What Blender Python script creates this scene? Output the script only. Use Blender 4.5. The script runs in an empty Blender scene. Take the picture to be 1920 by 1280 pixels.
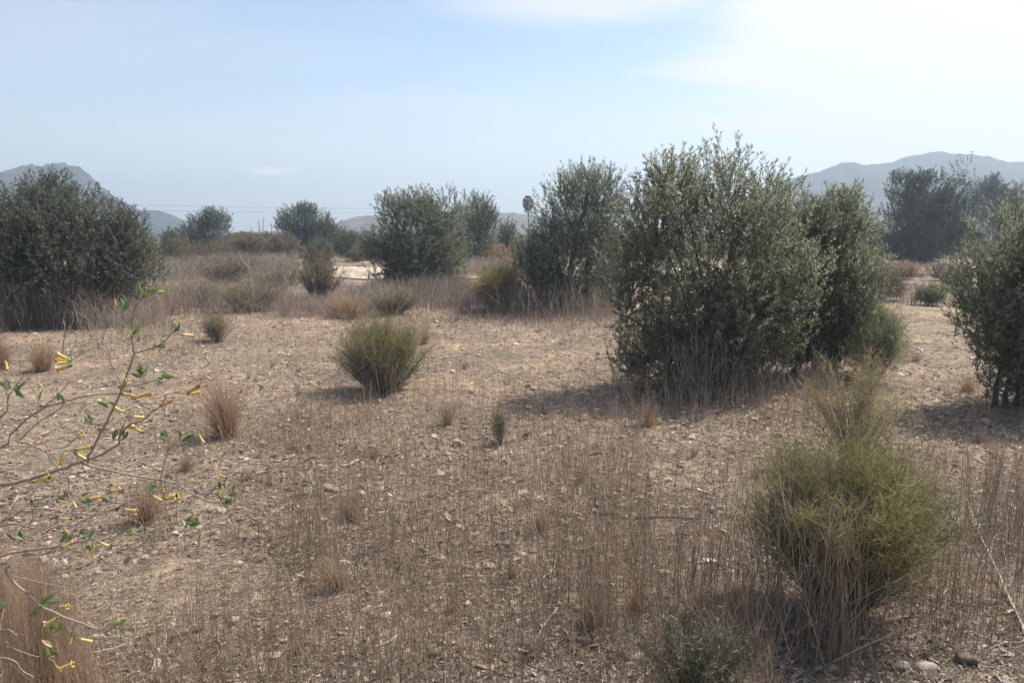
import bpy, math, random
import numpy as np
rng = np.random.default_rng(11)
random.seed(5)
S = bpy.context.scene
COL = S.collection

# ------------------------------------------------------------------ camera model (photo pixels 1920x1280)
F, HZ, CAMH = 1450.0, 432.0, 1.7
PITCH = math.atan((640 - HZ) / F)
cp, sp = math.cos(PITCH), math.sin(PITCH)

def ray(px, py):
    u = (np.asarray(px, float) - 960) / F
    v = (640 - np.asarray(py, float)) / F
    return np.stack(np.broadcast_arrays(u, v * sp + cp, v * cp - sp), -1)

def at(px, py, Y):
    d = ray(px, py)
    t = np.asarray(Y, float) / d[..., 1]
    return d * t[..., None] + np.array([0, 0, CAMH])

def gz(x, y):
    x = np.asarray(x, float); y = np.asarray(y, float)
    w = np.clip(1.6 - y / 30.0, 0, 1)
    return w * (0.022 * np.sin(x * 0.9 + 0.5 * y) + 0.02 * np.sin(0.7 * y - 0.6 * x + 1.3)
                + 0.012 * np.sin(2.3 * x + 1.1 * y + 0.4) + 0.010 * np.sin(3.1 * y - 1.7 * x))

def gp(px, py):
    d = ray(px, py)
    t = CAMH / np.maximum(-d[..., 2], 1e-4)
    x, y = d[..., 0] * t, d[..., 1] * t
    return np.stack([x, y, gz(x, y)], -1)

def unit(v):
    return v / np.maximum(np.linalg.norm(v, axis=-1, keepdims=True), 1e-9)

def rv(n):
    return unit(rng.normal(size=(n, 3)))

_ph = rng.uniform(0, 6.28, (4, 10)); _dr = rng.uniform(0, 6.28, (4, 10))
def patch(x, y, k=0, f=1.0):            # smooth pseudo-noise about -1..1
    s = 0
    for i in range(10):
        q = f * (0.5 + 0.35 * i)
        s = s + np.sin(q * (x * math.cos(_dr[k, i]) + y * math.sin(_dr[k, i])) + _ph[k, i]) / (1 + .35 * i)
    return s / 2.6

# ------------------------------------------------------------------ mesh builder
class B:
    def __init__(s): s.V = []; s.Q = []; s.R = []; s.M = []; s.n = 0
    def raw(s, V, Q, R, m=0):
        V = np.asarray(V, float).reshape(-1, 3); Q = np.asarray(Q, int).reshape(-1, 4)
        s.V.append(V); s.Q.append(Q + s.n); s.n += len(V)
        s.R.append(np.broadcast_to(np.asarray(R, float), (len(Q),))); s.M.append(np.full(len(Q), m, int))
    def ribbons(s, P, w, R, m=0):
        N, K, _ = P.shape
        t = P[:, -1] - P[:, 0]
        side = unit(np.cross(t, rv(N)))[:, None, :] * (np.broadcast_to(w, (N, K)) / 2)[..., None]
        V = np.stack([P - side, P + side], 2)
        idx = np.arange(N * K * 2).reshape(N, K, 2)
        Q = np.stack([idx[:, :-1, 0], idx[:, :-1, 1], idx[:, 1:, 1], idx[:, 1:, 0]], -1)
        s.raw(V, Q, np.repeat(np.broadcast_to(R, (N,)), K - 1), m)
    def tubes(s, P, r, R, m=0, k=3):
        P = np.asarray(P, float); N, K, _ = P.shape
        t = unit(np.gradient(P, axis=1)); ref = rv(N)[:, None, :]
        a = unit(np.cross(t, np.broadcast_to(ref, t.shape))); b = np.cross(t, a)
        an = np.arange(k) * 2 * math.pi / k
        rr = np.broadcast_to(r, (N, K))[..., None, None]
        V = P[:, :, None, :] + rr * (a[:, :, None, :] * np.cos(an)[:, None] + b[:, :, None, :] * np.sin(an)[:, None])
        idx = np.arange(N * K * k).reshape(N, K, k); nx = np.roll(idx, -1, 2)
        Q = np.stack([idx[:, :-1], nx[:, :-1], nx[:, 1:], idx[:, 1:]], -1)
        s.raw(V, Q, np.repeat(np.broadcast_to(R, (N,)), (K - 1) * k), m)
    def leaves(s, p, d, L, W, R, m=0):
        N = len(p); L = np.broadcast_to(L, (N,))[:, None]; W = np.broadcast_to(W, (N,))[:, None]
        side = unit(np.cross(d, rv(N))); nn = np.cross(side, d)
        mid = p + d * L * .48 + nn * L * .06
        V = np.stack([p, mid - side * W / 2, p + d * L, mid + side * W / 2], 1)
        s.raw(V, np.arange(4 * N).reshape(N, 4), R, m)
    def build(s, name, mats, parent=None, origin=None, smooth=False):
        V = np.concatenate(s.V); Q = np.concatenate(s.Q); R = np.concatenate(s.R); M = np.concatenate(s.M)
        o = np.zeros(3) if origin is None else np.asarray(origin, float)
        V = V - o
        me = bpy.data.meshes.new(name)
        me.vertices.add(len(V)); me.vertices.foreach_set('co', V.astype(np.float32).ravel())
        me.loops.add(len(Q) * 4); me.loops.foreach_set('vertex_index', Q.astype(np.int32).ravel())
        me.polygons.add(len(Q)); me.polygons.foreach_set('loop_start', np.arange(0, len(Q) * 4, 4, dtype=np.int32))
        me.polygons.foreach_set('material_index', M.astype(np.int32))
        if smooth: me.polygons.foreach_set('use_smooth', np.ones(len(Q), bool))
        a = me.attributes.new('rnd', 'FLOAT', 'FACE'); a.data.foreach_set('value', R.astype(np.float32))
        me.update(calc_edges=True)
        for m in (mats if isinstance(mats, (list, tuple)) else [mats]): me.materials.append(m)
        ob = bpy.data.objects.new(name, me); COL.objects.link(ob)
        if parent is not None: ob.parent = parent
        elif origin is not None: ob.location = o
        return ob

def tag(o, label=None, cat=None, group=None, kind=None):
    if label: o['label'] = label
    if cat: o['category'] = cat
    if group: o['group'] = group
    if kind: o['kind'] = kind
    return o
def empty(name, loc, label, cat, group=None):
    o = bpy.data.objects.new(name, None); COL.objects.link(o); o.location = [float(v) for v in loc]
    o.empty_display_size = .1
    return tag(o, label, cat, group)

# ------------------------------------------------------------------ materials
def new_mat(name):
    m = bpy.data.materials.new(name); m.use_nodes = True
    nt = m.node_tree; nt.nodes.clear()
    return m, nt, nt.nodes, nt.links
def ramp_node(nd, stops):
    r = nd.new('ShaderNodeValToRGB'); e = r.color_ramp.elements
    while len(e) < len(stops): e.new(0.5)
    for el, (p, c) in zip(e, stops): el.position = p; el.color = (*c, 1)
    return r
def mat_rnd(name, stops, rough=.7, transl=0.0, back=None, spec=.3):
    m, nt, nd, lk = new_mat(name)
    out = nd.new('ShaderNodeOutputMaterial'); bs = nd.new('ShaderNodeBsdfPrincipled')
    at_ = nd.new('ShaderNodeAttribute'); at_.attribute_name = 'rnd'
    r = ramp_node(nd, stops); lk.new(at_.outputs['Fac'], r.inputs['Fac'])
    c = r.outputs['Color']
    if back:
        g = nd.new('ShaderNodeNewGeometry'); r2 = ramp_node(nd, back); lk.new(at_.outputs['Fac'], r2.inputs['Fac'])
        mx = nd.new('ShaderNodeMixRGB'); lk.new(g.outputs['Backfacing'], mx.inputs['Fac'])
        lk.new(r.outputs['Color'], mx.inputs['Color1']); lk.new(r2.outputs['Color'], mx.inputs['Color2']); c = mx.outputs['Color']
    lk.new(c, bs.inputs['Base Color']); bs.inputs['Roughness'].default_value = rough
    bs.inputs['Specular IOR Level'].default_value = spec
    if transl:
        tr = nd.new('ShaderNodeBsdfTranslucent'); mxs = nd.new('ShaderNodeMixShader'); mxs.inputs[0].default_value = transl
        rt = ramp_node(nd, [(p_, tuple(min(.85, v_ * 2.1) for v_ in c_)) for p_, c_ in stops]); lk.new(at_.outputs['Fac'], rt.inputs['Fac']); lk.new(rt.outputs['Color'], tr.inputs['Color']); lk.new(bs.outputs[0], mxs.inputs[1]); lk.new(tr.outputs[0], mxs.inputs[2])
        lk.new(mxs.outputs[0], out.inputs['Surface'])
    else: lk.new(bs.outputs[0], out.inputs['Surface'])
    return m
def mat_noise(name, stops, scale=5, rough=.8, bump=0, detail=6, metal=0):
    m, nt, nd, lk = new_mat(name)
    out = nd.new('ShaderNodeOutputMaterial'); bs = nd.new('ShaderNodeBsdfPrincipled')
    tc = nd.new('ShaderNodeTexCoord'); no = nd.new('ShaderNodeTexNoise')
    no.inputs['Scale'].default_value = scale; no.inputs['Detail'].default_value = detail
    lk.new(tc.outputs['Object'], no.inputs['Vector'])
    r = ramp_node(nd, stops); lk.new(no.outputs['Fac'], r.inputs['Fac']); lk.new(r.outputs['Color'], bs.inputs['Base Color'])
    bs.inputs['Roughness'].default_value = rough; bs.inputs['Metallic'].default_value = metal
    if bump:
        bp = nd.new('ShaderNodeBump'); bp.inputs['Strength'].default_value = bump; bp.inputs['Distance'].default_value = .02
        lk.new(no.outputs['Fac'], bp.inputs['Height']); lk.new(bp.outputs[0], bs.inputs['Normal'])
    lk.new(bs.outputs[0], out.inputs['Surface'])
    return m

M = {}
M['olive'] = mat_rnd('olive_leaf', [(0, (.09, .098, .06)), (.5, (.162, .17, .105)), (.9, (.235, .24, .15)), (1, (.31, .28, .17))], .42, .42,
                     [(0, (.17, .19, .14)), (1, (.30, .32, .25))], .5)
M['olive_cool'] = mat_rnd('cool_olive_leaf', [(0, (.07, .085, .058)), (.5, (.128, .148, .10)), (.9, (.19, .205, .14)), (1, (.25, .235, .15))], .45, .38, [(0, (.15, .17, .13)), (1, (.25, .27, .21))], .4)
M['olive_dull'] = mat_rnd('dull_olive_leaf', [(0, (.056, .066, .049)), (.5, (.095, .11, .077)), (.9, (.15, .162, .11)), (1, (.22, .19, .125))], .5, .26, [(0, (.13, .145, .11)), (1, (.21, .22, .17))], .35)
M['olive_far'] = mat_rnd('far_olive_leaf', [(0, (.050, .065, .038)), (.6, (.085, .105, .06)), (1, (.14, .15, .085))], .55, .2,
                     [(0, (.11, .13, .09)), (1, (.18, .2, .14))], .3)
M['dark_leaf'] = mat_rnd('dark_tree_leaf', [(0, (.040, .054, .036)), (.7, (.08, .098, .060)), (1, (.16, .17, .10))], .55, .15, None, .3)
M['brown_leaf'] = mat_rnd('dry_scrub_leaf', [(0, (.10, .085, .05)), (.5, (.19, .155, .095)), (1, (.30, .22, .15))], .7, .2)
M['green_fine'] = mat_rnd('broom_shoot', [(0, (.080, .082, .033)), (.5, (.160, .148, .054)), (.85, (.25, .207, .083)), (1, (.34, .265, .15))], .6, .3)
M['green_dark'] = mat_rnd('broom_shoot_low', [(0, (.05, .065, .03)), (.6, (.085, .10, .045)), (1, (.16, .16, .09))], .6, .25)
M['grey_leaf'] = mat_rnd('grey_shrub_leaf', [(0, (.038, .042, .025)), (.5, (.075, .077, .046)), (.85, (.14, .13, .085)), (1, (.30, .27, .20))], .5, .2)
M['green_soft'] = mat_rnd('soft_green_shoot', [(0, (.07, .08, .04)), (.5, (.125, .14, .07)), (1, (.23, .23, .13))], .6, .35)
M['grey_shoot'] = mat_rnd('grey_shoot', [(0, (.10, .10, .065)), (.5, (.20, .19, .13)), (1, (.36, .33, .25))], .6, .25)
M['rust'] = mat_rnd('rusty_leaf', [(0, (.19, .115, .065)), (.5, (.31, .20, .12)), (1, (.42, .30, .19))], .7, .25)
M['stem_grey'] = mat_rnd('grey_stem', [(0, (.10, .085, .065)), (.6, (.22, .19, .15)), (1, (.38, .34, .28))], .7)
M['straw_green'] = mat_rnd('straw_green_shoot', [(0, (.12, .108, .045)), (.5, (.225, .19, .08)), (1, (.38, .31, .17))], .65, .3)
M['stem_tan'] = mat_rnd('tan_stem', [(0, (.15, .11, .08)), (.5, (.25, .19, .14)), (1, (.38, .30, .23))], .7, .1)
M['bark'] = mat_rnd('bark', [(0, (.07, .058, .047)), (1, (.14, .12, .10))], .85)
M['stalk'] = mat_rnd('dry_stalk', [(0, (.15, .105, .073)), (.4, (.28, .205, .145)), (.75, (.41, .315, .235)), (1, (.58, .48, .38))], .7, .1)
M['tuft'] = mat_rnd('dry_tuft', [(0, (.17, .105, .065)), (.5, (.30, .20, .13)), (1, (.45, .34, .24))], .7, .2)
M['tuft_red'] = mat_rnd('dry_reddish_tuft', [(0, (.17, .105, .066)), (.5, (.31, .205, .135)), (1, (.46, .34, .24))], .7, .2)
M['far_grass'] = mat_rnd('far_dry_grass', [(0, (.10, .078, .062)), (.5, (.22, .172, .14)), (1, (.38, .315, .26))], .7, .2)
M['litter'] = mat_rnd('leaf_litter', [(0, (.075, .058, .045)), (.2, (.18, .138, .106)), (.55, (.29, .225, .17)), (.85, (.44, .355, .275)), (1, (.62, .53, .43))], .75, .1)
M['straw'] = mat_rnd('straw', [(0, (.09, .066, .05)), (.4, (.23, .177, .133)), (.8, (.40, .33, .255)), (1, (.62, .55, .46))], .65, .1)
M['stone'] = mat_noise('stone', [(.3, (.36, .27, .18)), (.55, (.50, .40, .29)), (.75, (.62, .54, .43))], 14, .85, .5)
M['deadwood'] = mat_rnd('dead_wood', [(0, (.24, .20, .16)), (.6, (.40, .35, .29)), (1, (.54, .49, .42))], .7)
M['darkwood'] = mat_noise('dark_wood', [(.3, (.05, .038, .03)), (.7, (.15, .115, .09))], 20, .85, .6)

# ------------------------------------------------------------------ ground
def axis(spec):
    out = [spec[0][0]]
    for a, b, st in spec:
        n = max(1, int(round((b - a) / st))); out += list(np.linspace(a, b, n + 1)[1:])
    return np.array(out)
xs = axis([(-1200, -200, 100), (-200, -40, 20), (-40, -12, 1.0), (-12, -6, .2), (-6, 6, .04), (6, 12, .2), (12, 40, 1.0), (40, 200, 20), (200, 1200, 100)])
ys = axis([(-300, -20, 40), (-20, 1.5, .8), (1.5, 9, .04), (9, 16, .08), (16, 30, .25), (30, 80, 2), (80, 400, 40), (400, 1000, 100)])
X, Y = np.meshgrid(xs, ys)
Z = gz(X, Y)
near = np.clip((13 - Y) / 6, 0, 1) * np.clip((7 - np.abs(X)) / 2, 0, 1)
Z = Z + near * (rng.normal(0, .0045, X.shape) + .010 * patch(X, Y, 1, 9) + .006 * patch(X, Y, 2, 18))
b = B()
ny, nx = X.shape
idx = np.arange(nx * ny).reshape(ny, nx)
b.raw(np.stack([X, Y, Z], -1), np.stack([idx[:-1, :-1], idx[:-1, 1:], idx[1:, 1:], idx[1:, :-1]], -1), 0.0)
m, nt, nd, lk = new_mat('dry_soil')
out = nd.new('ShaderNodeOutputMaterial'); bs = nd.new('ShaderNodeBsdfPrincipled'); tc = nd.new('ShaderNodeTexCoord')
def nz(scale, detail=8, rough=.6):
    n = nd.new('ShaderNodeTexNoise'); n.inputs['Scale'].default_value = scale; n.inputs['Detail'].default_value = detail
    n.inputs['Roughness'].default_value = rough; lk.new(tc.outputs['Object'], n.inputs['Vector']); return n
n1, n2, n3 = nz(.8, 6), nz(45, 8, .7), nz(9, 8, .65)
r1 = ramp_node(nd, [(.38, (.23, .182, .138)), (.5, (.30, .235, .178)), (.64, (.41, .31, .215))])
r2 = ramp_node(nd, [(.3, (.42, .40, .38)), (.5, (.85, .84, .83)), (.7, (1.25, 1.22, 1.18))])
r3 = ramp_node(nd, [(.35, (.66, .65, .65)), (.6, (1.08, 1.06, 1.04))])
for n, r in ((n1, r1), (n2, r2), (n3, r3)): lk.new(n.outputs['Fac'], r.inputs['Fac'])
mx = nd.new('ShaderNodeMixRGB'); mx.blend_type = 'MULTIPLY'; mx.inputs['Fac'].default_value = 1
mx2 = nd.new('ShaderNodeMixRGB'); mx2.blend_type = 'MULTIPLY'; mx2.inputs['Fac'].default_value = 1
lk.new(r1.outputs[0], mx.inputs[1]); lk.new(r2.outputs[0], mx.inputs[2]); lk.new(mx.outputs[0], mx2.inputs[1]); lk.new(r3.outputs[0], mx2.inputs[2])
lk.new(mx2.outputs[0], bs.inputs['Base Color']); bs.inputs['Roughness'].default_value = .95; bs.inputs['Specular IOR Level'].default_value = .1
bp = nd.new('ShaderNodeBump'); bp.inputs['Strength'].default_value = .7; bp.inputs['Distance'].default_value = .015
lk.new(n2.outputs['Fac'], bp.inputs['Height']); lk.new(bp.outputs[0], bs.inputs['Normal']); lk.new(bs.outputs[0], out.inputs['Surface'])
tag(b.build('ground', m, smooth=True), kind='structure')

# dirt track crossing behind the shrubs
b = B()
tx = np.linspace(-10.2, 60, 120)
lo = 27.5 + .05 * np.abs(tx + 5) ** 1.2 + .5 * np.sin(tx * .5) + .25 * np.sin(tx * 1.7)
hi = lo + 9.0 + .8 * np.sin(tx * .35 + 1) + .4 * np.sin(tx * 1.3)
V = np.stack([np.stack([tx, lo, np.full_like(tx, .02)], -1), np.stack([tx, hi, np.full_like(tx, .03)], -1)], 1)
V[..., 2] += gz(V[..., 0], V[..., 1]) + .02
idx = np.arange(240).reshape(120, 2)
b.raw(V, np.stack([idx[:-1, 0], idx[1:, 0], idx[1:, 1], idx[:-1, 1]], -1), 0)
tag(b.build('dirt_track', mat_noise('track_earth', [(.3, (.33, .245, .165)), (.5, (.42, .335, .25)), (.7, (.50, .42, .33))], 1.2, .95, .4)), kind='structure')

# ------------------------------------------------------------------ hills
def ridge(name, prof, D, depth, mat, rough, seed):
    r = np.random.default_rng(seed)
    px = np.array([p[0] for p in prof], float); py = np.array([p[1] for p in prof], float)
    gx = np.linspace(px[0], px[-1], 260); prof_y = np.interp(gx, px, py) + np.where(np.interp(gx, px, py) < 425, 1, 0) * sum(np.sin(gx * f_ + seed * 3 * k_) * a_ for k_, (f_, a_) in enumerate([(.11, 1.2), (.23, .9), (.41, .6)])) * (1.3 if seed == 1 else .5)
    pk = at(gx, prof_y, np.full_like(gx, D)); zt = np.maximum(pk[:, 2], 0)
    v = np.linspace(-1, 1, 61)
    ph = r.uniform(0, 6.28, 24); fr = r.uniform(6, 60, 24); sl = r.uniform(-3, 3, 24)
    VV = np.zeros((61, 260, 3))
    u = np.linspace(0, 1, 260)
    for j, t in enumerate(v):
        fall = (1 - abs(t)) ** 1.15
        n = sum(np.sin(fr[i] * u + sl[i] * 3 * t + ph[i]) / (fr[i] / 6) for i in range(24)) * rough
        VV[j, :, 0] = pk[:, 0] * (1 + t * depth / D * .25); VV[j, :, 1] = D + t * depth
        VV[j, :, 2] = zt * fall + n * zt.max() * fall * (1 - fall) * 3.0 + (n * zt.max() * .06 * (fall > .95)) - 1 * (abs(t) == 1)
    VV[..., 2] = np.maximum(VV[..., 2], -.9)
    b = B(); idx = np.arange(61 * 260).reshape(61, 260)
    b.raw(VV, np.stack([idx[:-1, :-1], idx[:-1, 1:], idx[1:, 1:], idx[1:, :-1]], -1), 0)
    tag(b.build(name, mat, smooth=True), kind='structure')
mh = mat_noise('mountain', [(.35, (.028, .032, .026)), (.55, (.05, .05, .042)), (.75, (.10, .09, .078))], .12, .95)
mh.node_tree.nodes['Principled BSDF'].inputs['Specular IOR Level'].default_value = 0
mh2 = mat_noise('low_hill_scrub', [(.35, (.05, .045, .038)), (.55, (.10, .085, .075)), (.75, (.18, .15, .13))], .25, .95)
ridge('mountain', [(-420, 430), (-260, 385), (-120, 350), (-40, 332), (0, 324), (25, 320), (45, 312), (60, 309), (75, 311), (100, 308), (122, 305), (135, 310), (150, 315), (170, 331), (185, 344), (205, 362), (235, 385), (255, 396), (285, 402), (298, 401), (308, 408), (320, 417), (338, 425), (352, 433)], 440, 120, mh, .12, 1)
ridge('mountain', [(1280, 433), (1360, 395), (1440, 350), (1500, 329), (1530, 325), (1560, 313), (1578, 307), (1600, 305), (1622, 310), (1650, 308), (1672, 304), (1700, 294), (1735, 288), (1762, 285), (1790, 289), (1830, 290), (1858, 293), (1872, 299), (1890, 303), (1920, 303), (1990, 312), (2100, 335), (2300, 400), (2400, 434)], 470, 140, mh, .09, 2)
ridge('hill', [(560, 434), (625, 422), (640, 417), (652, 411), (672, 406), (700, 403), (760, 401), (840, 399), (900, 399), (935, 400), (960, 399), (985, 401), (1010, 405), (1090, 414), (1200, 425), (1300, 434)], 280, 70, mh2, .08, 3)

# ------------------------------------------------------------------ olives and other leafy trees
def blobs_world(blobs, Y):
    out = []
    for (cx, cy, rx, ry) in blobs:
        c = at(cx, cy, Y); k = Y / F
        out.append((c, np.array([rx * k, (rx + ry) * .5 * k, ry * k])))
    return out

def leafy(blobs, Y, n_clump, shoots, leaf, slen, up=.7, crowd=.16, gap=.012, top_spike=1.0, jitter_y=.35, lim=1.34):
    """leaf shoots gathered in clumps through the volume of the blobs"""
    bw = blobs_world(blobs, Y)
    vol = np.array([np.prod(r) ** (2 / 3) for _, r in bw]); vol /= vol.sum()
    ci = rng.choice(len(bw), n_clump, p=vol)
    C = np.array([bw[i][0] for i in ci]); Rr = np.array([bw[i][1] for i in ci])
    C[:, 1] += rng.normal(0, jitter_y, n_clump) * Rr[:, 1]
    dirs = rv(n_clump); rad = rng.uniform(0.12, 1, n_clump) ** .42
    cl = C + dirs * Rr * rad[:, None] * .93
    k = rng.integers(int(shoots * .5), int(shoots * 1.5) + 1, n_clump)
    si = np.repeat(np.arange(n_clump), k); N = len(si)
    p = cl[si] + np.clip(rng.normal(0, crowd, (N, 3)), -2 * crowd, 2 * crowd)
    outw = unit((p - C[si]) / Rr[si])
    d = unit(.55 * outw + up * np.array([0, 0, 1]) + .42 * rv(N))
    L = slen * rng.uniform(.5, 1.35, N) * (1 + .5 * top_spike * np.clip(outw[:, 2], 0, 1) * (rng.uniform(0, 1, N) > .6))
    tipq = p + d * L[:, None] * .45
    nd_ = np.min(np.stack([np.linalg.norm((tipq - c_) / r_, axis=1) for c_, r_ in bw]), 0)
    ok = nd_ < lim; p, d, L, si, outw = p[ok], d[ok], L[ok], si[ok], outw[ok]; N = len(p)
    p0 = p - d * L[:, None] * .55
    p0[:, 2] = np.maximum(p0[:, 2], .06)
    bend = unit(rv(N) * .5 + np.array([0, 0, -.3]))
    nl = np.maximum((L / gap).astype(int), 3)
    li = np.repeat(np.arange(N), nl); T = rng.uniform(.08, 1.0, len(li))
    pos = p0[li] + d[li] * (L[li] * T)[:, None] + bend[li] * (L[li] * .18 * T ** 2)[:, None]
    perp = unit(np.cross(d[li], rv(len(li))))
    ld = unit(d[li] * .75 + perp * .75 + np.array([0, 0, .1]))
    return cl, p0, d, L, bend, pos, ld, si, li

def trunk_mesh(base, targets, r0, spread, mat, parent, nseg=7, k=6):
    b = B(); base = np.asarray(base)
    for t in targets:
        s = base + np.array([rng.normal(0, spread), rng.normal(0, spread), -.03])
        u = np.linspace(0, 1, nseg)[:, None]
        ctrl = s + (t - s) * np.array([.25, .25, .55])
        P = (1 - u) ** 2 * s + 2 * u * (1 - u) * ctrl + u ** 2 * t
        P[1:-1] += rng.normal(0, .02, (nseg - 2, 3))
        rr = r0 * rng.uniform(.6, 1.2) * np.linspace(1, .18, nseg)
        b.tubes(P[None], rr[None], rng.uniform(0, 1), 0, k)
    return b.build('trunk', mat, parent, base, smooth=True)

def tree(name, label, cat, base_px, blobs, Y=None, n_clump=120, shoots=10, leaf=.05, slen=.34, gap=.012, mat='olive', limbs=10, r0=.035, up=.7,
         crowd=.16, width=.24, group=None, spike=1.0, twig=True, spread=.12, lim=1.34):
    bp_ = gp(*base_px)
    if Y is not None: bp_ = np.array([at(base_px[0], base_px[1], Y)[0], Y, gz(0, Y)])
    Y = bp_[1]
    t = empty(name, bp_, label, cat, group)
    cl, p0, d, L, bend, pos, ld, si, li = leafy(blobs, Y, n_clump, shoots, leaf, slen, up, crowd, gap, spike, lim=lim)
    b = B()
    ln = leaf * rng.uniform(.65, 1.25, len(pos))
    tone = np.clip(rng.normal(.42, .13, len(cl))[si][li] + rng.normal(0, .16, len(li)), 0, 1)
    b.leaves(pos, ld, ln, ln * width, tone, 0)
    if twig:
        u = np.linspace(0, 1, 3)[None, :, None]
        P = p0[:, None] + d[:, None] * L[:, None, None] * u + bend[:, None] * (L * .18)[:, None, None] * u ** 2
        b.tubes(P, np.array([[.004, .003, .0015]]) * max(1, leaf / .06), rng.uniform(0, 1, len(P)), 1, 3)
    b.build('crown', [M[mat], M['bark']], t, bp_)
    trunk_mesh(bp_, cl[rng.choice(len(cl), limbs)], r0, spread, M['bark'], t)
    return t

tree('olive_shrub', 'largest grey-green olive shrub, right of centre, long leafy shoots rising above its crown', 'olive shrub', (1325, 726),
     [(1330, 480, 150, 135), (1355, 365, 80, 80), (1225, 440, 68, 100), (1255, 345, 50, 55), (1440, 400, 55, 85), (1310, 610, 125, 105), (1232, 640, 50, 55), (1430, 560, 75, 105), (1365, 308, 30, 30), (1478, 345, 22, 38), (1180, 490, 35, 70), (1330, 690, 80, 50), (1170, 560, 34, 62), (1200, 670, 40, 36), (1270, 665, 80, 50), (1400, 655, 80, 55), (1485, 540, 50, 100)],
     n_clump=540, shoots=9, leaf=.046, slen=.28, gap=.0108, spike=.9, crowd=.13, limbs=13, r0=.030, spread=.16, lim=1.55)
tree('olive_shrub', 'loose olive shrub crowding the right flank of the largest olive', 'olive shrub', (1520, 702),
     [(1470, 470, 50, 90), (1475, 560, 50, 80), (1490, 650, 50, 42), (1500, 430, 36, 62), (1560, 480, 85, 110), (1590, 405, 36, 50), (1600, 540, 54, 82), (1535, 580, 85, 80), (1530, 420, 45, 55), (1610, 370, 14, 32), (1500, 520, 60, 110), (1540, 640, 90, 40), (1598, 600, 45, 60), (1590, 645, 60, 35)],
     n_clump=460, shoots=9, leaf=.047, slen=.26, gap=.0115, spike=.5, crowd=.13, limbs=9, r0=.025)
tree('olive_shrub', 'olive shrub cut off by the right edge with its shadow at its foot', 'olive shrub', (1925, 770),
     [(1900, 530, 88, 125), (1935, 440, 95, 70), (1895, 640, 55, 80), (1980, 610, 120, 150), (1850, 560, 48, 70), (1900, 700, 38, 40), (2050, 500, 90, 120)],
     n_clump=380, shoots=9, leaf=.046, slen=.25, gap=.011, spike=.4, crowd=.13, limbs=12, r0=.03)
tree('olive_shrub', 'feathery-topped olive shrub behind and left of the largest one, beside the road sign', 'olive shrub', (1065, 582),
     [(1080, 410, 78, 70), (1062, 490, 85, 85), (1105, 345, 52, 38), (1050, 350, 22, 36), (1003, 490, 30, 55), (1140, 480, 48, 85), (1060, 545, 80, 35), (1150, 380, 26, 55)],
     n_clump=400, shoots=9, leaf=.06, slen=.38, gap=.015, mat='olive_cool', lim=1.42, limbs=12, r0=.045, crowd=.2)
tree('olive_shrub', 'dense rounded olive shrub just left of centre, in front of the dirt track', 'olive shrub', (775, 550),
     [(770, 445, 76, 78), (830, 395, 48, 45), (738, 392, 30, 32), (718, 480, 38, 48), (790, 505, 72, 42), (845, 460, 34, 60), (775, 385, 35, 28), (775, 522, 78, 28)],
     n_clump=420, shoots=9, leaf=.075, slen=.30, gap=.018, limbs=10, r0=.05, crowd=.17, spike=.3, mat='olive_cool')
tree('olive_tree', 'paler olive tree half hidden behind the dense rounded olive left of centre', 'olive tree', (888, 505),
     [(890, 400, 38, 42), (880, 445, 42, 50), (915, 425, 22, 40)], n_clump=130, shoots=9, leaf=.1, slen=.5, gap=.03, mat='olive_far', limbs=6, r0=.06, crowd=.22)
tree('olive_shrub', 'broad dark olive shrub filling the left edge with grey dry stalks along its foot', 'olive shrub', (120, 606),
     [(95, 415, 95, 72), (20, 440, 62, 82), (205, 445, 62, 58), (100, 490, 135, 90), (225, 505, 66, 66), (40, 540, 90, 60), (228, 402, 24, 26), (266, 485, 40, 50), (150, 390, 60, 46), (255, 432, 34, 34), (92, 348, 48, 34), (-60, 480, 100, 110), (160, 560, 100, 40)],
     n_clump=960, shoots=9, leaf=.056, slen=.26, gap=.014, limbs=12, r0=.045, crowd=.17, spread=.25, mat='olive_dull', spike=.4, lim=1.3)
tree('olive_tree', 'small far olive tree standing between the left olive and the open skyline', 'olive tree', (390, 483),
     [(388, 440, 48, 38), (402, 410, 32, 20), (358, 446, 26, 26)], n_clump=150, shoots=9, leaf=.14, slen=.5, gap=.04, mat='olive_far', limbs=5, r0=.08, crowd=.22)
tree('olive_tree', 'far dark green tree left of the low hill, behind the white debris', 'olive tree', (575, 482),
     [(568, 420, 46, 34), (600, 442, 38, 34), (537, 425, 20, 30), (575, 396, 24, 14), (616, 425, 14, 24)], n_clump=190, shoots=9, leaf=.14, slen=.5, gap=.04, mat='olive_far', limbs=5, r0=.09, crowd=.22)
tree('olive_tree', 'small grey-green bush standing on the near edge of the pale track', 'bush', (600, 520),
     [(600, 488, 26, 34), (588, 470, 14, 16)], n_clump=80, shoots=8, leaf=.1, slen=.4, gap=.035, mat='olive_far', limbs=5, r0=.03, crowd=.16)
tree('dark_tree', 'dark bushy tree below the right-hand mountain, beyond the path', 'tree', (1725, 497),
     [(1715, 425, 55, 68), (1740, 365, 46, 42), (1690, 350, 24, 32), (1780, 410, 44, 60), (1700, 460, 58, 34), (1760, 450, 60, 45)], n_clump=430, shoots=10, leaf=.13, slen=.5, gap=.032, mat='dark_leaf', limbs=9, r0=.07, crowd=.24)
tree('slender_tree', 'slender thin-leaved sapling rising from the dark bushy tree against the mountain', 'tree', (1800, 495),
     [(1802, 322, 16, 34), (1790, 365, 24, 34), (1815, 345, 18, 18)], Y=39, n_clump=34, shoots=6, leaf=.11, slen=.55, gap=.06, mat='dark_leaf', limbs=6, r0=.035, crowd=.2)
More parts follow.
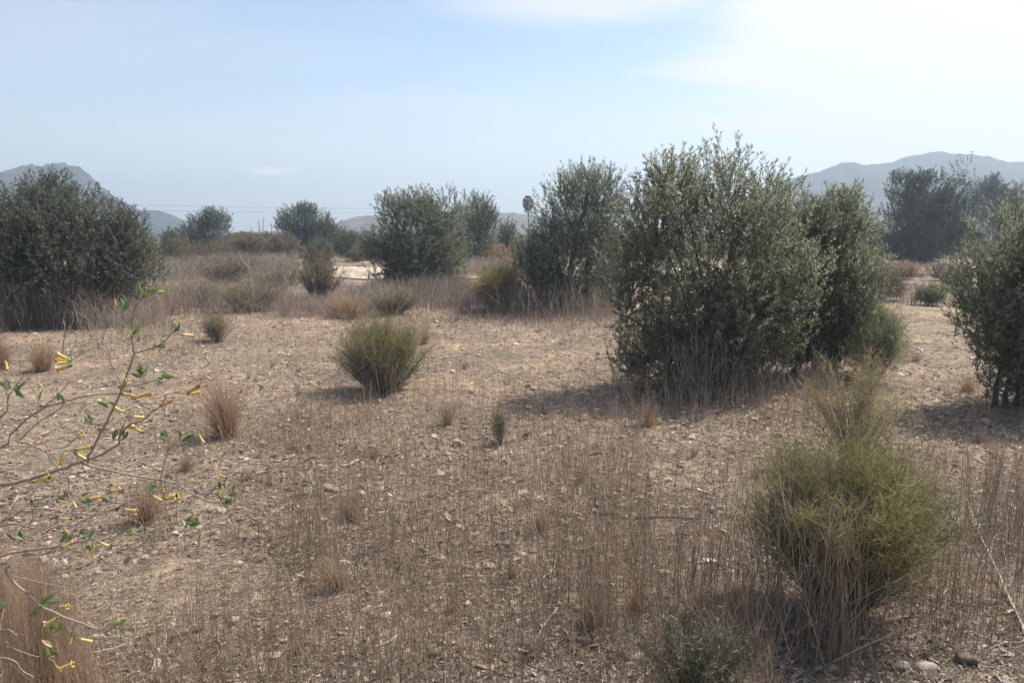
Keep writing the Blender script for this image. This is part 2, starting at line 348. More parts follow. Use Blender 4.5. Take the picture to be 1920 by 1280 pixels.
tree('pine_tree', 'compact round dark pine on the right skyline, before the mountain', 'pine tree', (1865, 470),
     [(1862, 352, 32, 24), (1872, 366, 32, 20), (1848, 364, 22, 18), (1865, 395, 42, 34), (1872, 435, 44, 36)], Y=66, n_clump=240, shoots=11, leaf=.2, slen=.45, gap=.04, mat='dark_leaf', limbs=5, r0=.12, crowd=.25, up=.3, spike=.2, width=.16, spread=.05)
tree('dark_tree', 'grey-green tree at the right edge behind the cut-off olive', 'tree', (1925, 480),
     [(1925, 395, 36, 50), (1940, 365, 28, 30)], Y=46, n_clump=130, shoots=8, leaf=.13, slen=.5, gap=.045, mat='olive_far', limbs=5, r0=.08, crowd=.22)

# individual far scrub bushes
def scrub(label, base, blobs, mat='brown_leaf', n=40, leaf=.09, gap=.03, slen=.4, name='scrub_bush', cat='bush', width=.2, up=.9):
    return tree(name, label, cat, base, blobs, n_clump=int(n * 1.8), shoots=9, leaf=leaf, slen=slen, gap=gap, mat=mat, limbs=6, r0=.02, crowd=.15, width=width, up=up)
scrub('brownish scrub bush under the small far olive tree on the left', (380, 500), [(370, 475, 42, 22), (420, 478, 30, 20)])
scrub('dry olive-brown scrub right beside the left olive, behind dead stems', (335, 498), [(335, 470, 24, 24)], n=30)
scrub('low reddish-brown scrub behind the white debris', (520, 482), [(505, 462, 34, 18), (545, 468, 26, 14)], n=40, leaf=.12)
scrub('low dark green scrub on the skyline left of the far dark green tree', (485, 472), [(478, 447, 16, 10), (500, 445, 14, 10)], mat='olive_far', n=26, leaf=.14)
scrub('green bush left of the dense rounded olive, before the low hill', (650, 490), [(648, 455, 22, 30), (668, 470, 14, 20)], mat='olive_far', n=36, leaf=.12)
scrub('yellowish bush beside the pale track under the low hill', (668, 492), [(672, 472, 15, 17)], mat='green_fine', n=18, leaf=.1)
scrub('rusty orange dry bush in the gap left of the feathery olive', (915, 505), [(912, 476, 32, 18), (948, 488, 22, 26)], mat='rust', n=40, leaf=.12)
scrub('grey-green bush below the road sign in the gap', (950, 498), [(950, 440, 16, 28), (948, 470, 18, 24)], mat='olive_far', n=30, leaf=.12)
scrub('reddish-brown dry bush on the far side of the right path', (1665, 562), [(1655, 520, 28, 34), (1680, 535, 18, 24)], mat='brown_leaf', n=50, leaf=.06)
scrub('green leafy bush on the right path before the dark bushy tree', (1745, 572), [(1745, 550, 28, 18), (1728, 545, 14, 14)], mat='green_soft', n=26, leaf=.07, gap=.02)
scrub('brown low scrub left of the cut-off right olive', (1795, 540), [(1790, 515, 22, 16)], mat='brown_leaf', n=24)

scrub('wide dull brown scrub thicket behind the leafless pale dead shrub', (440, 492), [(440, 468, 40, 22), (470, 462, 28, 20)], n=60, leaf=.12)
scrub('grey-brown scrub on the near bank left of the white block', (455, 505), [(440, 490, 40, 14), (400, 494, 30, 12)], n=50, leaf=.09)
scrub('dark scrub behind the track, at the left foot of the dense rounded olive', (690, 488), [(690, 462, 22, 24)], mat='olive_far', n=34, leaf=.12)
scrub('olive-brown thicket filling the gap behind the loose olive, left of the dark bushy tree', (1640, 490), [(1635, 455, 26, 36)], mat='olive_far', n=50, leaf=.12)

# ------------------------------------------------------------------ fine-stemmed bushes
def broom(name, label, base_px, w_px, top_py, n_stem, n_fine, lean=.95, low='green_dark', high='green_fine', stemmat='stem_grey', fine=.032, fw=.0022, split=.58, cat='bush', taper=.8, yscale=1.0, core=.10, rr=.0025, nspray=34, wisps=0, t0=.22, scat=.13, dome=.34):
    bp_ = gp(*base_px); Y = bp_[1]; k = Y / F
    R = w_px / 2 * k; Ht = at(base_px[0], top_py, Y)[2] - bp_[2]
    t = empty(name, bp_, label, cat)
    # sprays fan from the root: an uneven inverted cone with a ragged top
    ns = nspray; kk = np.arange(ns); sa = kk * 2.39996 + rng.normal(0, .35, ns); sq = np.sqrt((kk + .5) / ns) * rng.uniform(.78, 1.10, ns)
    sh = (1 - dome * sq ** 2) * rng.uniform(.64, 1.06, ns); stone_ = rng.normal(0, .15, ns)
    k_ = rng.integers(0, ns, n_stem)
    top = np.stack([np.cos(sa[k_]) * sq[k_] * R, np.sin(sa[k_]) * sq[k_] * R * yscale, Ht * sh[k_]], -1) + rng.normal(0, scat, (n_stem, 3)) * np.array([R, R, Ht * .75])
    top[:, 2] = np.clip(top[:, 2], Ht * .25, Ht * 1.1)
    an = np.arctan2(top[:, 1], top[:, 0]); q = np.hypot(top[:, 0], top[:, 1]) / R
    root = np.stack([np.cos(an) * q * R * core, np.sin(an) * q * R * core, np.full(n_stem, -.01)], -1)
    ctrl = root + (top - root) * np.array([.42, .42, .55]) + rng.normal(0, .035, (n_stem, 3)) * (Ht / .7)
    u = np.linspace(0, 1, 6)[None, :, None]
    P = (1 - u) ** 2 * root[:, None] + 2 * u * (1 - u) * ctrl[:, None] + u ** 2 * top[:, None]
    b = B(); b.tubes(P + bp_, rr * np.array([[1.3, 1.1, .9, .7, .5, .3]]) * rng.uniform(.6, 1.4, (n_stem, 1)), rng.uniform(0, 1, n_stem), 0, 3)
    if wisps:
        i = rng.integers(0, n_stem, wisps); e0 = P[i, 5] + bp_
        dd = unit((P[i, 5] - P[i, 3]) / np.linalg.norm(P[i, 5] - P[i, 3], axis=1, keepdims=True) + rv(wisps) * .45) * (Ht * rng.uniform(.06, .26, (wisps, 1)))
        b.ribbons(np.stack([e0, e0 + dd * .5, e0 + dd + rng.normal(0, .01, (wisps, 3))], 1), rr * np.array([[.6, .5, .3]]), rng.uniform(.2, 1, wisps), 0)
    b.build('stems', M[stemmat], t, bp_)
    i = rng.integers(0, n_stem, n_fine); T = t0 + (1 - t0) * rng.uniform(0, 1, n_fine) ** taper
    u = T[:, None]
    pos = (1 - u) ** 2 * root[i] + 2 * u * (1 - u) * ctrl[i] + u ** 2 * top[i]
    d0 = unit(2 * (1 - u) * (ctrl[i] - root[i]) + 2 * u * (top[i] - ctrl[i]))
    d = unit(d0 * .34 + rv(n_fine) * 1.05 + np.array([0, 0, .22]))
    L = fine * rng.lognormal(-.05, .45, n_fine) * (1 + 1.3 * (T > .93) * rng.uniform(0, 1, n_fine))
    pos = pos + rng.normal(0, fine * .55, (n_fine, 3)); pos[:, 2] = np.maximum(pos[:, 2], .02)
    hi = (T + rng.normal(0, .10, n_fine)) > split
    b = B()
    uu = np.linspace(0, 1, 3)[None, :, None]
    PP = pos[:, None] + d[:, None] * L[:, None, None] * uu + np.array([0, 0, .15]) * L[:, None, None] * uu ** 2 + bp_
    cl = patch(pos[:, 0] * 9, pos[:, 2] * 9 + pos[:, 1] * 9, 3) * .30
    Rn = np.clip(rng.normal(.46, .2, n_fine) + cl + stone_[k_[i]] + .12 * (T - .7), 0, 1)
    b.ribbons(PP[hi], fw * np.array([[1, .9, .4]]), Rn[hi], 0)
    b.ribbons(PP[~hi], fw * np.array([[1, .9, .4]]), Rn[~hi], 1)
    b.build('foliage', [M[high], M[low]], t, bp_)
    return t
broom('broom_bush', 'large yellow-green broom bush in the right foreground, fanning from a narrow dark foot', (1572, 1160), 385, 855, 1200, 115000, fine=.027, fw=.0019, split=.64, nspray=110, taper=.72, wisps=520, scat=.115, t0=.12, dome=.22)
broom('broom_bush', 'compact yellow-topped broom bush left of centre, casting a shadow to its left', (722, 738), 176, 600, 600, 26000, nspray=60, wisps=250, core=.26, low='grey_shoot', fine=.04, fw=.0034, split=.72, rr=.0035)
broom('broom_bush', 'straw-yellow broom bush with bare forked grey stems, directly behind the large foreground broom', (1598, 868), 205, 678, 150, 11000, fine=.036, fw=.0018, split=.70, taper=.8, low='brown_leaf', high='straw_green', core=.10, rr=.0034, nspray=40, wisps=420, t0=.5)
broom('green_bush', 'soft green bush at the right foot of the loose olive', (1640, 716), 125, 590, 260, 13000, high='green_soft', low='green_soft', fine=.05, fw=.0035, t0=.3)
broom('green_bush', 'yellow-green bush among grey stalks in the gap left of the feathery olive', (935, 585), 110, 495, 300, 12000, fine=.07, fw=.007, high='green_fine', low='green_dark', split=.5, core=.3)
broom('scrub_bush', 'small olive-brown bush alone on the open ground at left, before the dry grass band', (408, 642), 60, 592, 180, 3500, high='brown_leaf', low='brown_leaf', fine=.045, fw=.004, core=.25, rr=.004)
broom('grey_bush', 'small grey-leaved bush at the bottom edge, left of the large foreground broom', (1290, 1345), 240, 1125, 260, 8500, high='grey_leaf', low='grey_leaf', fine=.010, fw=.0032, core=.25, nspray=22, taper=.6, rr=.0014, wisps=120)
scrub('rusty brown scrub along the foot of the dark bushy tree, left of the path gap', (1700, 524), [(1700, 506, 34, 16)], mat='rust', n=30, leaf=.07)
scrub('dull tan scrub along the foot of the dark bushy tree, beside the cut-off olive', (1772, 526), [(1772, 506, 34, 16)], mat='brown_leaf', n=30, leaf=.07)
scrub('brown-green scrub filling the skyline gap between the two small far trees', (470, 486), [(462, 462, 40, 24), (440, 455, 24, 16)], n=60, leaf=.12)
scrub('dull mauve-brown scrub at the left foot of the far dark green tree', (528, 488), [(525, 462, 36, 22)], n=50, leaf=.12)
scrub('grey-green scrub behind the dry grass, touching the right side of the left olive', (330, 492), [(325, 458, 26, 28)], mat='olive_far', n=40, leaf=.11)
broom('dry_shrub', 'mauve-grey twiggy dry shrub in the middle of the grass band, right of the left olive', (470, 582), 150, 522, 260, 3600, high='brown_leaf', low='grey_shoot', fine=.07, fw=.006, core=.3, rr=.006)
broom('dry_shrub', 'twiggy brown shrub standing against the pale track, left of the dense rounded olive', (598, 556), 100, 470, 220, 2600, high='brown_leaf', low='brown_leaf', fine=.09, fw=.009, core=.3, rr=.008)
broom('dry_shrub', 'low tan dry shrub before the left olive end of the grass band', (370, 574), 110, 528, 200, 2600, high='brown_leaf', low='brown_leaf', fine=.07, fw=.006, core=.35, rr=.006)
broom('dry_shrub', 'olive-tinted dry shrub far in the grass band, under the small far olive tree', (425, 528), 120, 478, 200, 2600, high='brown_leaf', low='green_dark', fine=.1, fw=.011, core=.35, rr=.009)
broom('dry_shrub', 'brown dry shrub far in the grass band below the white debris', (530, 535), 120, 496, 200, 2600, high='brown_leaf', low='brown_leaf', fine=.09, fw=.010, core=.35, rr=.008)
broom('dry_shrub', 'tan dry shrub at the foot of the dense rounded olive left of centre', (735, 590), 120, 540, 220, 2600, high='brown_leaf', low='brown_leaf', fine=.07, fw=.006, core=.3, rr=.006)
broom('green_sprig', 'thin upright green sprig amid dry stalks in the middle of the field', (938, 832), 44, 765, 40, 900, high='green_dark', low='brown_leaf', fine=.035, fw=.003, core=.2)

# ------------------------------------------------------------------ dry tufts
def tuft(label, base_px, w_px, top_py, n, mat='tuft', wid=.0016, group=None, name='dry_grass_tuft', cat='grass tuft', core=.22):
    bp_ = gp(*base_px); Y = bp_[1]; k = Y / F; R = w_px / 2 * k; Ht = at(base_px[0], top_py, Y)[2] - bp_[2]
    an = rng.uniform(0, 6.283, n); q = np.minimum(np.abs(rng.normal(0, .5, n)), 1.5) if core > .5 else rng.uniform(0, 1, n) ** .6
    root = np.stack([np.cos(an) * q * R * core, np.sin(an) * q * R * core, np.zeros(n) - .005], -1)
    L = rng.uniform(.25, 1.12, n) * (np.exp(-1.1 * q ** 2) if core > .5 else 1)
    tip = np.stack([np.cos(an) * q * R * L, np.sin(an) * q * R * L, Ht * L * (1.08 - .45 * q ** 2)], -1) + rng.normal(0, .04, (n, 3)) * Ht
    tip += np.array([rng.normal(0, .12), rng.normal(0, .12), 0]) * Ht * L[:, None]
    brk = rng.uniform(0, 1, n) < .22; tip[brk] = tip[brk] * np.array([1.5, 1.5, .35]) + rng.normal(0, .06, (brk.sum(), 3)) * Ht
    tip[:, 2] = np.maximum(tip[:, 2], .02)
    u = np.linspace(0, 1, 4)[None, :, None]
    ctrl = root + (tip - root) * np.array([.35, .35, .6])
    P = (1 - u) ** 2 * root[:, None] + 2 * u * (1 - u) * ctrl[:, None] + u ** 2 * tip[:, None] + bp_
    b = B(); b.ribbons(P, wid * np.array([[1.2, 1, .8, .35]]), np.clip(rng.normal(.5, .22, n), 0, 1), 0)
    # fine side wisps
    n2 = n; i = rng.integers(0, n, n2); j = rng.integers(1, 3, n2)
    s0 = P[i, j] + (P[i, j + 1] - P[i, j]) * rng.uniform(0, 1, (n2, 1))
    e = s0 + unit(unit(P[i, 3] - P[i, 0]) + rv(n2) * .6) * (Ht * rng.uniform(.1, .3, (n2, 1)))
    b.ribbons(np.stack([s0, e], 1), wid * .7, np.clip(rng.normal(.55, .22, n2), 0, 1), 0)
    return tag(b.build(name, M[mat], None, bp_), label, cat, group)
tuft('big upright reddish-brown dry tuft at left, with a dark shaded foot', (428, 828), 125, 700, 900, 'tuft_red', .0022)
tuft('brown dry tuft under the yellow-flowering branches at left', (275, 975), 110, 900, 600, 'tuft', .0016)
tuft('low pale dry tuft behind the lower flowering twig at left', (350, 890), 60, 848, 300, 'tuft', .0014)
tuft('small brown dry tuft leaning right of the bleached twigs', (660, 975), 85, 915, 450, 'tuft', .0015)
tuft('small reddish dry tuft in the middle of the foreground', (1016, 995), 60, 945, 350, 'tuft_red', .0015)
tuft('wide low dry tuft in the lower middle foreground', (640, 1110), 95, 1040, 450, 'tuft', .0014)
tuft('dark wispy dry tuft between the bark piece and the lower grey bush', (1110, 1180), 130, 1080, 500, 'stalk', .0014)
tuft('wispy dry tuft behind the small grey bush at the bottom', (1195, 1150), 90, 1085, 350, 'tuft', .0013)
tuft('wide rusty brown dry tuft behind the compact yellow-topped bush', (655, 597), 130, 545, 900, 'tuft_red', .005)
tuft('rusty dry tuft at the right foot of the left olive', (318, 595), 60, 545, 400, 'tuft_red', .005)
tuft('brown dry tuft at the far left edge, before the left olive', (5, 690), 70, 620, 500, 'tuft_red', .003)
tuft('dull brown dry tuft just below the grey stalks of the left olive', (80, 692), 85, 632, 500, 'tuft', .003)
tuft('brown dry tuft close behind the right shoulder of the compact yellow-topped bush', (795, 640), 50, 600, 300, 'tuft', .003)
tuft('feathery dry tuft in front of the compact yellow-topped bush', (840, 800), 60, 745, 260, 'stalk', .002)
tuft('pair of dry wisps on the open ground right of the largest olive', (1815, 735), 60, 690, 200, 'tuft', .002)
tuft('dark grey-brown dead tuft on the right path', (1718, 672), 50, 655, 200, 'stalk', .002)
tuft('pale dry tuft near the shaded foot of the largest olive', (1215, 790), 70, 745, 220, 'tuft', .002)
tuft('reddish grass clump at the bottom left corner, beneath the flowering branches', (90, 1330), 460, 1050, 2400, 'tuft', .0010, core=.85)
tuft('brown grass clump at the left edge, between the two lowest flowering branches', (10, 1200), 380, 1010, 1300, 'tuft_red', .0010, core=.85)
for (x_, y_) in [(505, 915), (470, 905), (700, 860), (560, 700), (1190, 655), (1050, 650), (870, 690), (1090, 905), (1300, 850), (1420, 890), (380, 720), (510, 690), (960, 1080), (850, 1150), (560, 1230), (1000, 1235), (1835, 830), (1840, 1010)]:
    w_ = rng.uniform(30, 60) * (y_ - 400) / 500
    tuft('short wisp of dry grass on the littered ground', (x_, y_), w_, y_ - w_ * .75, 110, 'tuft' if rng.uniform() > .4 else 'stalk', .0018, group='short wisps of dry grass')

# tall pale stalks in front of the foreground broom
def stalk_points(p, H, lean, n_seg=4):
    n = len(p)
    dr = np.stack([rng.normal(0, lean, n), rng.normal(0, lean, n), np.ones(n)], -1)
    dr[:, :2] *= (1 + 4 * (rng.uniform(0, 1, n) < .14))[:, None]
    u = np.linspace(0, 1, n_seg)[None, :, None]
    bend = rng.normal(0, .10, (n, 1, 3)) * np.array([1, 1, 0])
    return p[:, None] + dr[:, None] * H[:, None, None] * u + bend * (H[:, None, None]) * u ** 2
def stalks(b, p, H, lean, rad, tone, mats=0, sides=3, tip=.35):
    P = stalk_points(p, H, lean)
    b.tubes(P, rad[:, None] * np.array([[1.2, 1, .8, .4]]), tone, mats, 3)
    n = len(p)
    for _ in range(sides):
        i = np.where(rng.uniform(0, 1, n) < .75)[0]
        T = rng.uniform(.35, .95, len(i)); k0 = np.minimum((T * 3).astype(int), 2)
        f = (T * 3 - k0)[:, None]
        s0 = P[i, k0] * (1 - f) + P[i, k0 + 1] * f
        d = unit(unit(P[i, 3] - P[i, 0]) + unit(rv(len(i)) * np.array([1, 1, .3])) * .5)
        e = s0 + d * (H[i] * rng.uniform(.08, tip, len(i)))[:, None]
        b.ribbons(np.stack([s0, (s0 + e) / 2 + np.array([0, 0, -.004]), e], 1), rad[i, None] * np.array([[1.4, 1.2, .7]]), tone[i], mats)
def clump(label, base_px, wx, wy, n, H, mat, lean=.06, rad=.0018, name='dry_stalk_clump', tone=(.55, .2)):
    bp_ = gp(*base_px)
    p = bp_ + np.stack([rng.normal(0, wx, n), rng.normal(0, wy, n), np.zeros(n)], -1); p[:, 2] = gz(p[:, 0], p[:, 1]) - .01
    b = B(); stalks(b, p, rng.uniform(H[0], H[1], n), lean, rad * rng.uniform(.6, 1.4, n), np.clip(rng.normal(*tone, n), 0, 1))
    return tag(b.build(name, M[mat], None, bp_), label, 'dry stalks')
clump('dense clump of tall tan stalks right in front of the large foreground broom', (1568, 1255), .085, .07, 100, (.34, .74), 'stem_tan', .055, .0015)
clump('tall grey dead stalks inside the left half of the large foreground broom', (1470, 1230), .06, .08, 34, (.5, .8), 'stem_grey', .12, .0018)
clump('thin brown stalks leaning right of the large foreground broom', (1725, 1110), .07, .12, 40, (.3, .65), 'stalk', .07, .0016)
clump('dark thin stalks standing left of the large foreground broom', (1330, 1150), .14, .18, 34, (.3, .62), 'stalk', .08, .0014, tone=(.35, .15))
clump('tall thin brown stalks at the right edge of the foreground', (1885, 1010), .12, .3, 90, (.3, .62), 'stalk', .04, .0018)
clump('bare pale stems at the foot of the largest olive', (1320, 752), .22, .10, 90, (.35, .8), 'stem_grey', .10, .0028)

# ------------------------------------------------------------------ uncountable dry weeds
def zone(b, n, x0, x1, y0, y1, h0, h1, rad, lean=.07, tone=(.4, .2), thresh=-9, k=0, f=1.0, sides=3):
    p = gp(rng.uniform(x0, x1, n), rng.uniform(y0, y1, n))
    keep = patch(p[:, 0], p[:, 1], k, f) + rng.normal(0, .3, n) > thresh
    p = p[keep]; p[:, 2] -= .01; n = len(p)
    stalks(b, p, rng.uniform(h0, h1, n), lean, rad * rng.uniform(.6, 1.4, n), np.clip(rng.normal(*tone, n), 0, 1), 0, sides)
b = B()
zone(b, 3800, 540, 1220, 690, 1100, .12, .50, .0009, thresh=-.15, f=2.2)
zone(b, 850, 1000, 1460, 830, 1260, .2, .6, .0010, thresh=-.05, f=2.2, k=1)
zone(b, 3600, -150, 1450, 1080, 1420, .14, .5, .0009, thresh=-.1, f=2.6, k=2)
zone(b, 1000, 1680, 2050, 780, 1250, .2, .6, .0010, thresh=-.2, k=1, f=2)
zone(b, 900, 1150, 1560, 690, 800, .12, .42, .0016, tone=(.55, .2), lean=.1)
zone(b, 3000, -200, 2150, 600, 1320, .03, .15, .0011, thresh=.1, k=3, f=2.0, tone=(.55, .25), lean=.25)
zone(b, 1800, -200, 2150, 590, 760, .05, .22, .0020, thresh=.15, k=2, f=1.2, tone=(.55, .25), lean=.15)
zone(b, 3200, 230, 700, 625, 860, .05, .24, .0014, thresh=-.2, k=2, f=1.3, tone=(.6, .22), lean=.22)
zone(b, 3500, 150, 1250, 585, 680, .04, .22, .0022, thresh=.0, k=1, f=1.4, tone=(.5, .25), lean=.3)
zone(b, 1600, 200, 620, 640, 1050, .06, .28, .0011, thresh=.05, k=0, f=2.0, lean=.12)
tag(b.build('dry_weed_stalks', M['stalk']), 'thin brown dried weed stalks standing all over the field', 'dry weeds', kind='stuff')

def far_zone(b, n, x0, x1, y0, y1, h0, h1, wid, lean=.14, tone=(.5, .22), thresh=-9, k=0, f=.5):
    p = gp(rng.uniform(x0, x1, n), rng.uniform(y0, y1, n))
    p[:, 1] -= rng.exponential(.35, n) * (1 + 1.5 * patch(p[:, 0], p[:, 0] * .3, 2, 1.6)) * (rng.uniform(0, 1, n) < .6)
    keep = patch(p[:, 0], p[:, 1], k, f) + rng.normal(0, .3, n) > thresh
    p = p[keep]; n = len(p); p[:, 2] -= .01
    hv = np.clip(.72 + .42 * patch(p[:, 0], p[:, 1], 2, 1.3), .25, 1.25)
    H = rng.uniform(h0, h1, n) * hv
    P = stalk_points(p, H, lean)
    tn = np.clip(rng.normal(*tone, n) + .22 * patch(p[:, 0], p[:, 1], 1, 1.1), 0, 1)
    b.ribbons(P, wid * np.array([[1.2, 1, .8, .4]]) * rng.uniform(.5, 1.3, (n, 1)), tn, 0)
    for _ in range(2):
        j = rng.integers(1, 3, n); s0 = P[np.arange(n), j]
        e = s0 + unit(np.array([0, 0, .9]) + rv(n) * .7) * (H * rng.uniform(.15, .45, n))[:, None]
        b.ribbons(np.stack([s0, e], 1), wid * np.array([[.8, .4]]), tn, 0)
b = B()
far_zone(b, 1600, 560, 700, 494, 523, .05, .25, .010, lean=.3, tone=(.78, .15))
far_zone(b, 3600, 525, 690, 540, 594, .2, .6, .006, lean=.25, tone=(.5, .2), thresh=-.5)
far_zone(b, 5600, 290, 540, 508, 592, .25, .75, .006, lean=.25, tone=(.45, .2), thresh=-.5)
far_zone(b, 6500, -150, 320, 588, 620, .35, .95, .005, lean=.14, tone=(.45, .22), thresh=-.5)
far_zone(b, 4200, 690, 880, 535, 585, .25, .7, .008, tone=(.5, .22), thresh=-.4)
far_zone(b, 4000, 860, 1170, 560, 590, .3, .8, .006, lean=.14, tone=(.5, .22), thresh=-.5)
far_zone(b, 3000, 1600, 1860, 499, 522, .15, .45, .012, tone=(.6, .2), thresh=-.3)
far_zone(b, 3600, 1620, 1850, 515, 575, .2, .5, .01, tone=(.45, .2), thresh=-.2)
far_zone(b, 3000, 640, 1170, 590, 605, .05, .25, .006, tone=(.5, .22), thresh=-.2)
far_zone(b, 8000, 270, 560, 486, 512, .3, .8, .014, tone=(.45, .22), thresh=-.4)
far_zone(b, 3000, 260, 545, 500, 530, .3, .9, .009, tone=(.5, .25), thresh=-.4, lean=.35, f=1.2)
far_zone(b, 3000, 840, 1000, 500, 520, .3, .8, .014, tone=(.6, .22), thresh=-.4)
tag(b.build('dry_grass', M['far_grass']), 'band of tall greyish dry grass beyond the open ground, under the olives', 'dry grass', kind='stuff')

# ------------------------------------------------------------------ litter, straw, gravel
def ground_samples(n, y0=585, y1=1420, x0=-900, x1=2820):
    p = gp(rng.uniform(x0, x1, n), y0 + (y1 - y0) * rng.uniform(0, 1, n) ** .95)
    return p
n = 370000
p = ground_samples(n)
bare = patch(p[:, 0], p[:, 1], 3, 1.5)
for (bx, by, br) in [(360, 1110, .48), (1290, 1020, .36), (1400, 1120, .25), (1700, 1030, .25), (860, 745, .8), (100, 860, .4)]:
    c = gp(bx, by); bare = bare + 1.7 * np.exp(-((p[:, 0] - c[0]) ** 2 + (p[:, 1] - c[1]) ** 2) / br ** 2)
keep = rng.uniform(0, 1, n) > np.clip(.36 + .6 * bare, .05, .95)
p = p[keep]; n = len(p)
sz = (.0036 + .0015 * p[:, 1]) * rng.lognormal(0, .6, n) * .75
big = rng.uniform(0, 1, n) < .012; sz[big] *= 1.8
sz = np.minimum(sz, .05)
a1 = unit(rv(n) * np.array([1, 1, .42])); a2 = unit(np.cross(a1, unit(rv(n) * .5 + np.array([0, 0, 1]))))
asp = rng.uniform(.12, .7, n)[:, None]
c4 = [(-1, -.6), (.7, -1), (1, .7), (-.6, 1)]
V = np.stack([p + np.array([0, 0, .006]) + a1 * (sz[:, None] * cx * rng.uniform(.7, 1.3, (n, 1))) + a2 * (sz[:, None] * asp * cy * rng.uniform(.6, 1.3, (n, 1))) for cx, cy in c4], 1)
V[:, :, 2] = np.maximum(V[:, :, 2], p[:, None, 2] - .002) + rng.uniform(0, .012, (n, 1))
b = B(); b.raw(V, np.arange(4 * n).reshape(n, 4), np.clip(rng.beta(1.7, 2.0, n) + .35 * big + .12 * patch(p[:, 0], p[:, 1], 1, 2.0), 0, 1))
tag(b.build('leaf_litter', M['litter']), 'grey-brown dry leaf litter and wood chips covering the ground', 'leaf litter', kind='stuff')
n = 225000
p = ground_samples(n); L = rng.lognormal(-3.15, .55, n) * (1 + .06 * p[:, 1])
an = rng.uniform(0, 6.283, n); d = np.stack([np.cos(an), np.sin(an), rng.uniform(-.02, .30, n)], -1)
u = np.linspace(-.5, .5, 4)[None, :, None]
side = np.stack([-np.sin(an), np.cos(an), np.zeros(n)], -1) * rng.normal(0, .35, (n, 1))
P = p[:, None] + np.array([0, 0, .010]) + d[:, None] * L[:, None, None] * (u + .5 * 0) + side[:, None] * L[:, None, None] * (u ** 2 - .1)
P[:, :, 2] = np.maximum(P[:, :, 2], p[:, None, 2] + .004)
b = B(); b.ribbons(P, (.0012 + .00028 * p[:, 1:2]) * np.array([[.7, 1, 1, .6]]) * rng.uniform(.5, 1.6, (n, 1)), np.clip(rng.normal(.5, .25, n), 0, 1))
tag(b.build('straw_litter', M['straw']), 'pale broken straw and thin twigs strewn on the soil', 'straw', kind='stuff')

# stones
def stone_mesh(seed):
    r = np.random.default_rng(seed); nu, nv = 10, 7
    V = []; 
    ph = r.uniform(0, 6.28, 8); ax = rv(8)
    for j in range(nv):
        th = math.pi * j / (nv - 1)
        for i in range(nu):
            fi = 2 * math.pi * i / nu
            v = np.array([math.sin(th) * math.cos(fi), math.sin(th) * math.sin(fi), math.cos(th)])
            s = 1 + sum(.13 * math.sin(3.2 * float(v @ ax[q]) + ph[q]) for q in range(8)) 
            V.append(v * s * np.array([1, .72, .45]))
    V = np.array(V); idx = np.arange(nu * nv).reshape(nv, nu); nx_ = np.roll(idx, -1, 1)
    Q = np.stack([idx[:-1], idx[1:], nx_[1:], nx_[:-1]], -1)
    return V, Q.reshape(-1, 4)
sm = [stone_mesh(s) for s in range(6)]
n = 7000
p = ground_samples(n); b = B()
k = rng.integers(0, 6, n)
for q in range(6):
    i = np.where(k == q)[0]; V, Q = sm[q]
    s = (.004 + .0008 * p[i, 1]) * rng.lognormal(0, .45, len(i)); an = rng.uniform(0, 6.28, len(i))
    c, sn = np.cos(an)[:, None], np.sin(an)[:, None]
    VV = np.stack([V[None, :, 0] * c - V[None, :, 1] * sn, V[None, :, 0] * sn + V[None, :, 1] * c, np.broadcast_to(V[None, :, 2] + .25, (len(i), len(V)))], -1) * s[:, None, None] + p[i][:, None]
    QQ = (Q[None] + (np.arange(len(i)) * len(V))[:, None, None]).reshape(-1, 4)
    b.raw(VV, QQ, 0)
tag(b.build('gravel', M['stone'], smooth=False), 'small pale gravel scattered between the dry litter', 'gravel', kind='stuff')
protos = []
for q in range(6):
    bb = B(); bb.raw(sm[q][0], sm[q][1], 0); o = bb.build('stone', M['stone'], None, (0, 0, 0), smooth=False); protos.append(o)
spots = [(860, 835, 15), (1335, 955, 12), (720, 1160, 17), (1100, 1120, 9), (500, 998, 12), (415, 962, 12), (480, 1010, 12), (440, 1165, 13), (1720, 955, 12), (1245, 1075, 14), (1705, 975, 10), (620, 920, 16), (1320, 1055, 10), (960, 905, 9), (930, 900, 8), (1840, 920, 10), (1740, 1270, 26), (1690, 1265, 20), (1010, 1115, 9), (990, 765, 10), (395, 960, 13), (330, 1000, 10), (1190, 1245, 18), (735, 1075, 9), (560, 1040, 9), (1410, 1000, 8), (1240, 1010, 8), (1700, 1080, 11), (1800, 1140, 12), (270, 1045, 10), (520, 875, 8), (840, 965, 8)]
for _ in range(60): spots.append((rng.uniform(250, 1900), rng.uniform(640, 1270), rng.uniform(5, 9)))
for i, (x_, y_, s_) in enumerate(spots):
    c = gp(x_, y_); r_ = s_ * c[1] / F * .9
    o = protos[i] if i < 6 else protos[i % 6].copy()
    if i >= 6: COL.objects.link(o)
    o.location = (c[0], c[1], c[2] + r_ * .22); o.scale = (r_, r_, r_); o.rotation_euler = (rng.normal(0, .15), rng.normal(0, .15), rng.uniform(0, 6.28))
    tag(o, 'pale tan stone lying loose on the dry littered ground', 'stone', 'loose pale stones on the ground')

